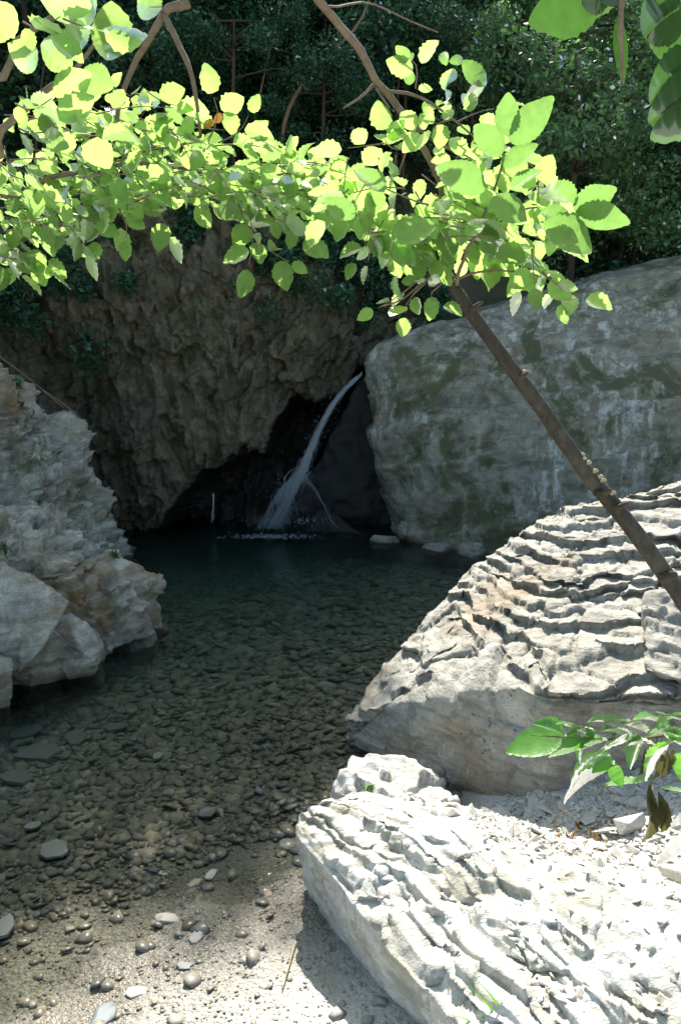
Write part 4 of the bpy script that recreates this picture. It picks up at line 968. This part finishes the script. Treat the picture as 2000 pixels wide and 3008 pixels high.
for (u, v, u2, v2, ws) in [(1910, 2330, 1900, 2480, .32), (1905, 2310, 1935, 2440, .28), (1935, 2330, 1945, 2430, .34), (1950, 2350, 1948, 2450, .4), (1960, 2210, 1945, 2290, .4), (1940, 2200, 1925, 2290, .35), (1895, 2200, 1880, 2280, .35), (1975, 2200, 1960, 2260, .4)]:
    a = Pv(u, v, 1.69); b = Pv(u2, v2, 1.69); lb.add(a, b-a, Vector((random.uniform(-.5, .5), -.9, .2)), (b-a).length*1.1, t=TEMPL[1], wscale=ws)
lb.build('wilted_leaf', M['leaf_olive'], ts)

# ---- grass, sticks, small plants
def blades(name, specs, mat, label, cat='grass tuft', group=None, part='blade'):
    o = empty(name, specs[0][0][0]); tag(o, label, cat, group)
    for pts, w_ in specs:
        c = spline(pts, 10); V = []; 
        for i, p in enumerate(c):
            t = i/9; ww = w_*(1-t**1.5)*.5+.0004; V += [(p[0]-ww, p[1], p[2]), (p[0], p[1]-ww*.4, p[2]+ww*.25), (p[0]+ww, p[1], p[2])]
        Fc = [(3*i+k, 3*i+k+1, 3*i+k+4, 3*i+k+3) for i in range(9) for k in (0, 1)]
        mobj(part, V, Fc, mat, o)
    return o
M['blade'] = leaf_mat('grass_blade', (.08, .22, .03, 1), (.12, .36, .03, 1), .5, .05, .4, .1)
b0 = Pv(1480, 3060, 1.83)
blades('grass_tuft', [([b0, Pv(1440, 2960, 1.8), Pv(1370, 2890, 1.78)], 0.011), ([b0+Vector((.01, 0, 0)), Pv(1460, 2950, 1.8), Pv(1385, 2865, 1.76)], 0.010), ([b0, Pv(1370, 2995, 1.78), Pv(1330, 2985, 1.76), Pv(1285, 3010, 1.75)], 0.010),
       ([b0, Pv(1420, 2990, 1.79), Pv(1365, 2975, 1.77)], 0.008), ([b0, Pv(1480, 2980, 1.8), Pv(1470, 2930, 1.8)], 0.008)], M['blade'], 'few long green grass blades growing from a crack at the bottom of the foreground slab')
def tuft(u, v, Y, n, s, name, mat, label, seed, down=False):
    random.seed(seed); a = Pv(u, v, Y); sp_ = []
    for _ in range(n):
        d = Vector((random.gauss(0, .6), random.gauss(-.5, .3), random.uniform(-1, -.3) if down else random.uniform(.3, 1))); L = s*random.uniform(.6, 1.2)
        m_ = a+d*L*.6+Vector((0, -.03, .03)); sp_.append(([a+rv(.015), m_, a+d*L+Vector((d.x*L*.3, 0, -.25*L))], .006))
    blades(name, sp_, mat, label)
M['grass_dark'] = leaf_mat('dark_green_grass', (.06, .14, .05, 1), (.06, .16, .05, 1), .4, .1, .4, .2)  # darker green than the other grass blades
tuft(345, 1640, 5.75, 26, .10, 'grass_tuft', M['grass_dark'], 'small green fern like tuft in a crack near the tip of the left outcrop', 3)
tuft(120, 1330, 6.4, 30, .22, 'grass_tuft', M['grass_dark'], 'hanging brownish green grass tuft high on the left outcrop', 4, True)
tuft(20, 1620, 4.95, 18, .08, 'grass_tuft', M['grass_dark'], 'dark green tuft behind the low boulder at the left edge', 5)
tuft(55, 1135, 6.9, 30, .14, 'grass_tuft', M['grass_dark'], 'green tuft on the crest of the left outcrop', 6)
tuft(1085, 2318, 3.05, 14, .03, 'moss_tuft', M['blade'], 'tiny bright green plant between the white boulder and the foreground slab', 7)
def stick(name, pts, r, mat, label, cat='stick', group=None):
    t_ = Tubes(); q = spline(pts, 12); t_.add(q, [r*(1-.5*i/12) for i in range(12)], 6, .15)
    o = mobj(name, t_.V, t_.F, mat, origin=tuple(q[0])); tag(o, label, cat, group); return o
def gp(u, v, lift=.01):
    zz = 0
    for _ in range(4): x, y, _z = G(u, v, zz); zz = ground_z(x, y)
    return (x, y, zz+lift)
stick('stick', [gp(868, 2775), gp(850, 2840), gp(828, 2915)], .004, M['dry'], 'thin pale stick lying on the bright gravel beside the slab shadow')
stick('stick', [gp(948, 2860), gp(965, 2900), gp(978, 2925)], .003, M['dry'], 'short grey twig in the dark shadow under the slab')
stick('stick', [P(925, 2680, 2.6), P(960, 2730, 2.55), P(985, 2760, 2.5)], .005, M['bark_pale'], 'brown twig leaning against the shaded underside of the slab')
stick('dry_twig', [P(1620, 2420, 2.85), P(1635, 2395, 2.87), P(1690, 2378, 2.9)], .003, M['leaf_dead'], 'bent reddish dry twig rising from the scree by the stepped boulder', 'twig')
for k, (a, b) in enumerate([((-40, 1020), (190, 1200)), ((130, 1150), (250, 1240)), ((210, 1400), (255, 1375)), ((270, 1495), (295, 1480))]):
    stick('root', [P(*a, 7.0), P((a[0]+b[0])/2, (a[1]+b[1])/2-6, 7.3), P(*b, 7.5)], .010, M['bark_pale'], ['long bare root hanging down above the left outcrop crest', 'thin bare root against the dark cliff right of the long root', 'short twig sticking out from the left outcrop edge', 'lowest tiny twig sticking out by the left outcrop foot'][k], 'root')
stick('stick', [P(1905, 2390, 2.6), P(1915, 2330, 2.62), P(1912, 2300, 2.6)], .004, M['dry'], 'upright pale dry stalk in the scree near the right edge', 'stalk')
ll = empty('leaf_litter', P(1700, 2470, 2.75)); tag(ll, 'clump of dry tan leaves and stalks among the white scree stones', 'dead leaves'); random.seed(8); lb = Leaves()
for _ in range(60):
    x, y, z_ = P(random.gauss(1720, 45), 2450+random.gauss(0, 35), 2.75+random.gauss(0, .06)); h = drop(x, y, 1.0)
    if h: lb.add(h[0]+Vector((0, 0, .01)), rv()+Vector((0, 0, .5)), rv(), random.uniform(.02, .045), wscale=random.uniform(.2, .7))
lb.build('leaves', M['leaf_dead'], ll)
# ------------------------------------------------------------------ HILLSIDE AND FOREST
def hill_h(x, y):
    val = sstep(.13, .30, x/np.maximum(y, 1)+.02*fbm(np.stack([x*.2, y*.2, x*0], 1), 2, 3))
    a = 3.7+.62*(y-11.5)*(1+0*x); a = np.where(y < 11.5, 3.7-.2*(11.5-y), a)
    b = 2.7+.10*(y-11.5)+.27*np.clip(y-19, 0, 30)
    z = a*(1-val)+b*val
    z = np.minimum(z, 20+.1*(y-38))
    z = z+sstep(8, 30, np.abs(x))*6*(y > 9)
    return z+.25*fbm(np.stack([x*.8, y*.8, x*0], 1), 4, 31)
hx = axis([(-300, -30, 15), (-30, -12, 1.0), (-12, 14, .16), (14, 40, 1.0), (40, 300, 15)]); hy = axis([(11.0, 30, .18), (30, 60, 1.5), (60, 300, 15)])
X, Y = np.meshgrid(hx, hy); x = X.ravel(); y = Y.ravel(); z = hill_h(x, y); z = np.where(y < 11.01, -2, z)
ii = np.arange(len(x)).reshape(X.shape); Fq = np.stack([ii[:-1, :-1], ii[:-1, 1:], ii[1:, 1:], ii[1:, :-1]], -1).reshape(-1, 4)
M['soil'] = simple_mat('forest_soil', (.09, .075, .045), (.035, .04, .02), 3, .95, .6)
h = mobj('hillside', np.stack([x, y, z], 1), Fq, M['soil']); tag(h, 'steep wooded slope behind the cliff', 'hillside', kind='structure')
# gravel path upstream at the right
def leafcloud(n, centers, radii, size, seed, squash=(1, 1, .7), upbias=.3):
    r = np.random.default_rng(seed); k = r.integers(0, len(centers), n); c = np.array(centers)[k]; rad = np.array(radii)[k]
    d = r.normal(0, 1, (n, 3)); d /= np.linalg.norm(d, axis=1)[:, None]; d *= (r.random(n)**.45)[:, None]*rad[:, None]*np.array(squash)
    p = c+d; s = size*r.uniform(.6, 1.3, n)[:, None]
    nn = r.normal(0, 1, (n, 3))*.8+np.array([0, -.25, upbias+.5]); nn /= np.linalg.norm(nn, axis=1)[:, None]
    t = np.cross(nn, r.normal(0, 1, (n, 3))); t /= np.linalg.norm(t, axis=1)[:, None]; b = np.cross(nn, t)
    V = np.stack([p-t*s, p-b*s*.5+t*s*.1, p+t*s, p+b*s*.5+t*s*.1-nn*s*.15], 1).reshape(-1, 3)
    return V, np.arange(n*4).reshape(n, 4)
def make_tree_protos():
    out = []
    for k in range(5):
        random.seed(60+k); Ht = random.uniform(3.6, 5.2); tb_ = Tubes()
        dx, dy = random.uniform(-.5, .5), random.uniform(-.9, -.2)
        tp = spline([(0, 0, -.3), (dx*.3, dy*.3, Ht*.35), (dx, dy, Ht*.8), (dx*1.3, dy*1.3, Ht)], 14); tb_.add(tp, [.085-.005*i for i in range(14)], 7, .08)
        cs_, rs_ = [], []
        for j in range(20):
            i = random.randint(4, 13); a = random.uniform(0, 6.28); L = random.uniform(.6, 1.9); q = tp[i]
            e = np.array([q[0]+math.cos(a)*L, q[1]+math.sin(a)*L, q[2]+random.uniform(-.5, .6)]); m_ = (q+e)/2+np.array([0, 0, .15])
            tb_.add([q, m_, e], [.025, .015, .006], 5, .1); cs_.append(e); rs_.append(random.uniform(.4, .8))
            if j % 2: cs_.append(m_); rs_.append(.45)
        crown = leafcloud(8000, cs_, rs_, .058, 80+k)
        out.append((mesh_from('trunk', tb_.V, tb_.F, M['bark']), crown))
    return out
tp_ = make_tree_protos(); crown_meshes = {}
for i, (tm, (cv_, cf_)) in enumerate(tp_):
    for mk in ('leaf_dark', 'leaf_mid'): crown_meshes[i, mk] = mesh_from('crown', cv_, cf_, M[mk], smooth=False)
random.seed(91)
TE = math.tan(R(46))
def y0line(x): return float(np.interp(x, [-3, -1.1, -.55, -.42, -.3, -.12, .03, 3, 3.3, 4], [1.5, 1.6, 1.9, 2.55, 2.75, 2.95, 4.7, 4.9, 3.5, 0]))  # caps tree size, shaping the forest so its shadow edge falls here
spots = []
yy = 12.0; row = 0
while yy < 27:
    xx = -.50*yy-1.0+random.uniform(0, .8)
    while xx < .5*yy+1.5:
        spots.append((xx, yy+random.uniform(-.4, .4))); xx += random.uniform(.95, 1.45)*(1+.03*(yy-12))*(1.25 if xx > 3 else 1)
    yy += 1.45; row += 1
dims = []
for tm, (cv_, cf_) in tp_:
    w3 = np.abs(cv_[:, :2]); dims.append((-np.percentile(cv_[:, 1]-cv_[:, 2]/TE, .6), np.percentile(w3[:, 0], 97)))
nt_ = 0; narrow0 = len(spots)
for k in range(16): spots.append(((-.80, -1.25)[k % 2], 12.6+.75*k))  # extra narrow trees added to throw shade on the left of the bank
for k, (x_, y_) in enumerate(spots):
    z_ = float(hill_h(np.array([x_]), np.array([y_]))[0]); i = k % 5
    if abs(x_-.385*y_) < .7 and y_ < 19: continue
    right = x_/y_ > .15; sx_ = .36 if k >= narrow0 else 1.0
    s = random.uniform(.9, 1.25) if x_ > 2.5 or x_ < -5 else random.uniform(1.3, 1.8)
    for _ in range(6):
        lim_ = max(y0line(t) for t in np.linspace(x_-dims[i][1]*s*sx_, x_+dims[i][1]*s*sx_, 7))
        s2 = (y_-z_/TE-lim_)/dims[i][0]
        if s2 < s: s = max(s2, .3)
    if x_ > 4 and y_ > 16: s *= 1.0
    if .33 < x_/y_ < .47 and y_ > 20 and random.random() < .4: continue
    if s <= .32: continue
    o = empty('forest_tree', (x_, y_, z_-.1)); nt_ += 1
    o.rotation_euler = (0, 0, random.uniform(-.1, .1)); o.scale = (s*sx_, s, s)
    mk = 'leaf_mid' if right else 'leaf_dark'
    tag(o, ('bushy tree with glinting leaves painted paler as if lit in the open valley on the right' if right else 'dark shaded tree with dense leaves on the slope above the cliff'), 'tree', 'trees in the valley at the right' if right else 'trees on the dark slope')
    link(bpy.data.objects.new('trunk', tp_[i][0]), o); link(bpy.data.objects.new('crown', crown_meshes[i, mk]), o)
print('forest trees', nt_)
# undergrowth over the slope
r = np.random.default_rng(5); n = 60000
ux = r.uniform(-9, 12, n); uy = r.uniform(11.2, 26, n); keep = np.abs(ux/uy) < .6; ux, uy = ux[keep], uy[keep]; path_ = (np.abs(ux-(.385*uy)) < .5+.02*uy) & (uy < 19) & (uy > 12.5); ux, uy = ux[~path_], uy[~path_]
uz = hill_h(ux, uy)+r.random(len(ux))*.5*(.4+vnoise(np.stack([ux, uy, ux*0], 1)*1.3, 3)*.5+.5)
c_, f_ = leafcloud(len(ux), np.zeros((1, 3)), [0.001], .05, 6); c_ = c_+np.repeat(np.stack([ux, uy, uz], 1), 4, axis=0)
u_ = mobj('undergrowth', c_, f_, M['leaf_dark'], smooth=False); tag(u_, 'low leafy undergrowth covering the wooded slope', 'undergrowth', kind='stuff')
# bushes and ferns hanging over the lip of the cliff
random.seed(17)
bush_protos = []
for k in range(3):
    cs_ = [(random.gauss(0, .35), random.gauss(-.1, .15), random.gauss(0, .22)) for _ in range(12)]; v_, f_ = leafcloud(2400, cs_, [random.uniform(.12, .3) for _ in cs_], .032, 300+k, (1, .8, 1))
    tb_ = Tubes(); 
    for c in cs_: tb_.add([(0, .25, -.2), tuple(np.array(c)*.6+np.array([0, .05, 0])), c], [.01, .007, .003], 5)
    bush_protos.append((mesh_from('foliage', v_, f_, M['leaf_dark'], False), mesh_from('stem', tb_.V, tb_.F, M['bark'])))
labs = {0: 'dark green bush clinging to the lip of the cliff', 1: 'dark green bush growing behind the top of the mossy rock wall'}
for k, (u, v, Y) in enumerate([(40, 800, 9.0), (150, 790, 9.2), (260, 740, 9.4), (380, 690, 9.5), (480, 660, 9.5), (640, 640, 9.6), (700, 690, 9.7), (800, 720, 9.9), (850, 780, 10.0), (930, 800, 10.3), (1010, 780, 10.6), (1090, 830, 10.8), (620, 740, 9.5),
                               (1200, 820, 11.2), (1300, 800, 12), (1420, 780, 13.4), (1560, 760, 13.6), (1700, 740, 13.4), (1800, 760, 13.2), (900, 720, 10.6), (1000, 700, 11), (1150, 740, 11.6)]):
    o = empty('bush', P(u, v, Y)); s = random.uniform(.8, 1.3); o.scale = (s, s, s); o.rotation_euler = (0, 0, random.uniform(-.5, .5)); g_ = 0 if k < 13 or k > 18 else 1
    tag(o, labs[g_], 'bush', ['bushes on the cliff lip', 'bushes behind the mossy rock wall'][g_])
    i = k % 3; link(bpy.data.objects.new('foliage', bush_protos[i][0]), o); link(bpy.data.objects.new('stem', bush_protos[i][1]), o)
# slender bare trunks seen against the dark slope
random.seed(44)
for k, (a, b, c, Y, r_, lab) in enumerate([((830, 395), (900, 230), (1060, 60), 11.6, .035, 'thin pale trunk slanting up to the right in the dark wood at top centre'), ((745, 380), (770, 250), (800, 120), 12.2, .02, 'faint upright sapling stem left of the slanting pale trunk'),
                                 ((1165, 420), (1170, 250), (1200, 60), 12.6, .02, 'faint upright stem behind the hanging bare branch'), ((1780, 900), (1850, 620), (1880, 420), 13.0, .05, 'dark slender trunk standing in the right valley'),
                                 ((1830, 860), (1900, 640), (1990, 560), 13.4, .04, 'dark forked trunk leaning right in the right valley'), ((90, 640), (110, 400), (130, 200), 11.8, .03, 'dim trunk behind the left leaf sprays')]):
    q = Pv(*a, Y); q.z = min(q.z, float(hill_h(np.array([q.x]), np.array([q.y]))[0])+.0)
    t_ = Tubes(); o = empty('slender_tree', q); tag(o, lab, 'tree'); t_.add(spline([q, Pv(*a, Y), Pv(*b, Y-.2), Pv(*c, Y-.3), Pv(c[0]+40, c[1]-180, Y-.3)], 18), [r_*(1-.035*i) for i in range(18)], 7, .08)
    t_.build('trunk', M['bark'] if k > 2 else M['bark_pale'], o)
    e = Pv(c[0]+40, c[1]+60, Y+.3); v_, f_ = leafcloud(1800, [tuple(e+rv(.3)) for _ in range(6)], [.5]*6, .05, 500+k); mobj('crown', v_, f_, M['leaf_dark'], o, smooth=False)
# ------------------------------------------------------------------ LIGHT
w_ = bpy.data.worlds.new('World'); scene.world = w_; w_.use_nodes = True; nt = w_.node_tree
bg = nt.nodes['Background']; sk = nt.nodes.new('ShaderNodeTexSky'); sk.sky_type = 'NISHITA'; sk.sun_disc = False
sk.sun_elevation = R(46); sk.sun_rotation = R(-3); sk.dust_density = 2.5; sk.ozone_density = .5
wn = N(nt); nt.links.new(wn.mix(1.0, sk.outputs[0], (.91, 1.0, .92), 'MULTIPLY'), bg.inputs[0]); bg.inputs[1].default_value = .13
sd = bpy.data.lights.new('sun', 'SUN'); sd.energy = 5.0; sd.angle = R(.6); sd.color = (1, .95, .86)
so = bpy.data.objects.new('sun', sd); link(so); so.location = (0, 20, 40)
so.rotation_euler = Vector((-.03, math.cos(R(46)), math.sin(R(46)))).to_track_quat('Z', 'Y').to_euler()
vs_ = scene.view_settings; vs_.view_transform = 'Standard'; vs_.look = 'None'; vs_.gamma = 1.0; vs_.exposure = 1.3
scene.cycles.max_bounces = 8; scene.cycles.transparent_max_bounces = 16; scene.cycles.diffuse_bounces = 4
scene.cycles.sample_clamp_indirect = 6.0; scene.cycles.use_denoising = True
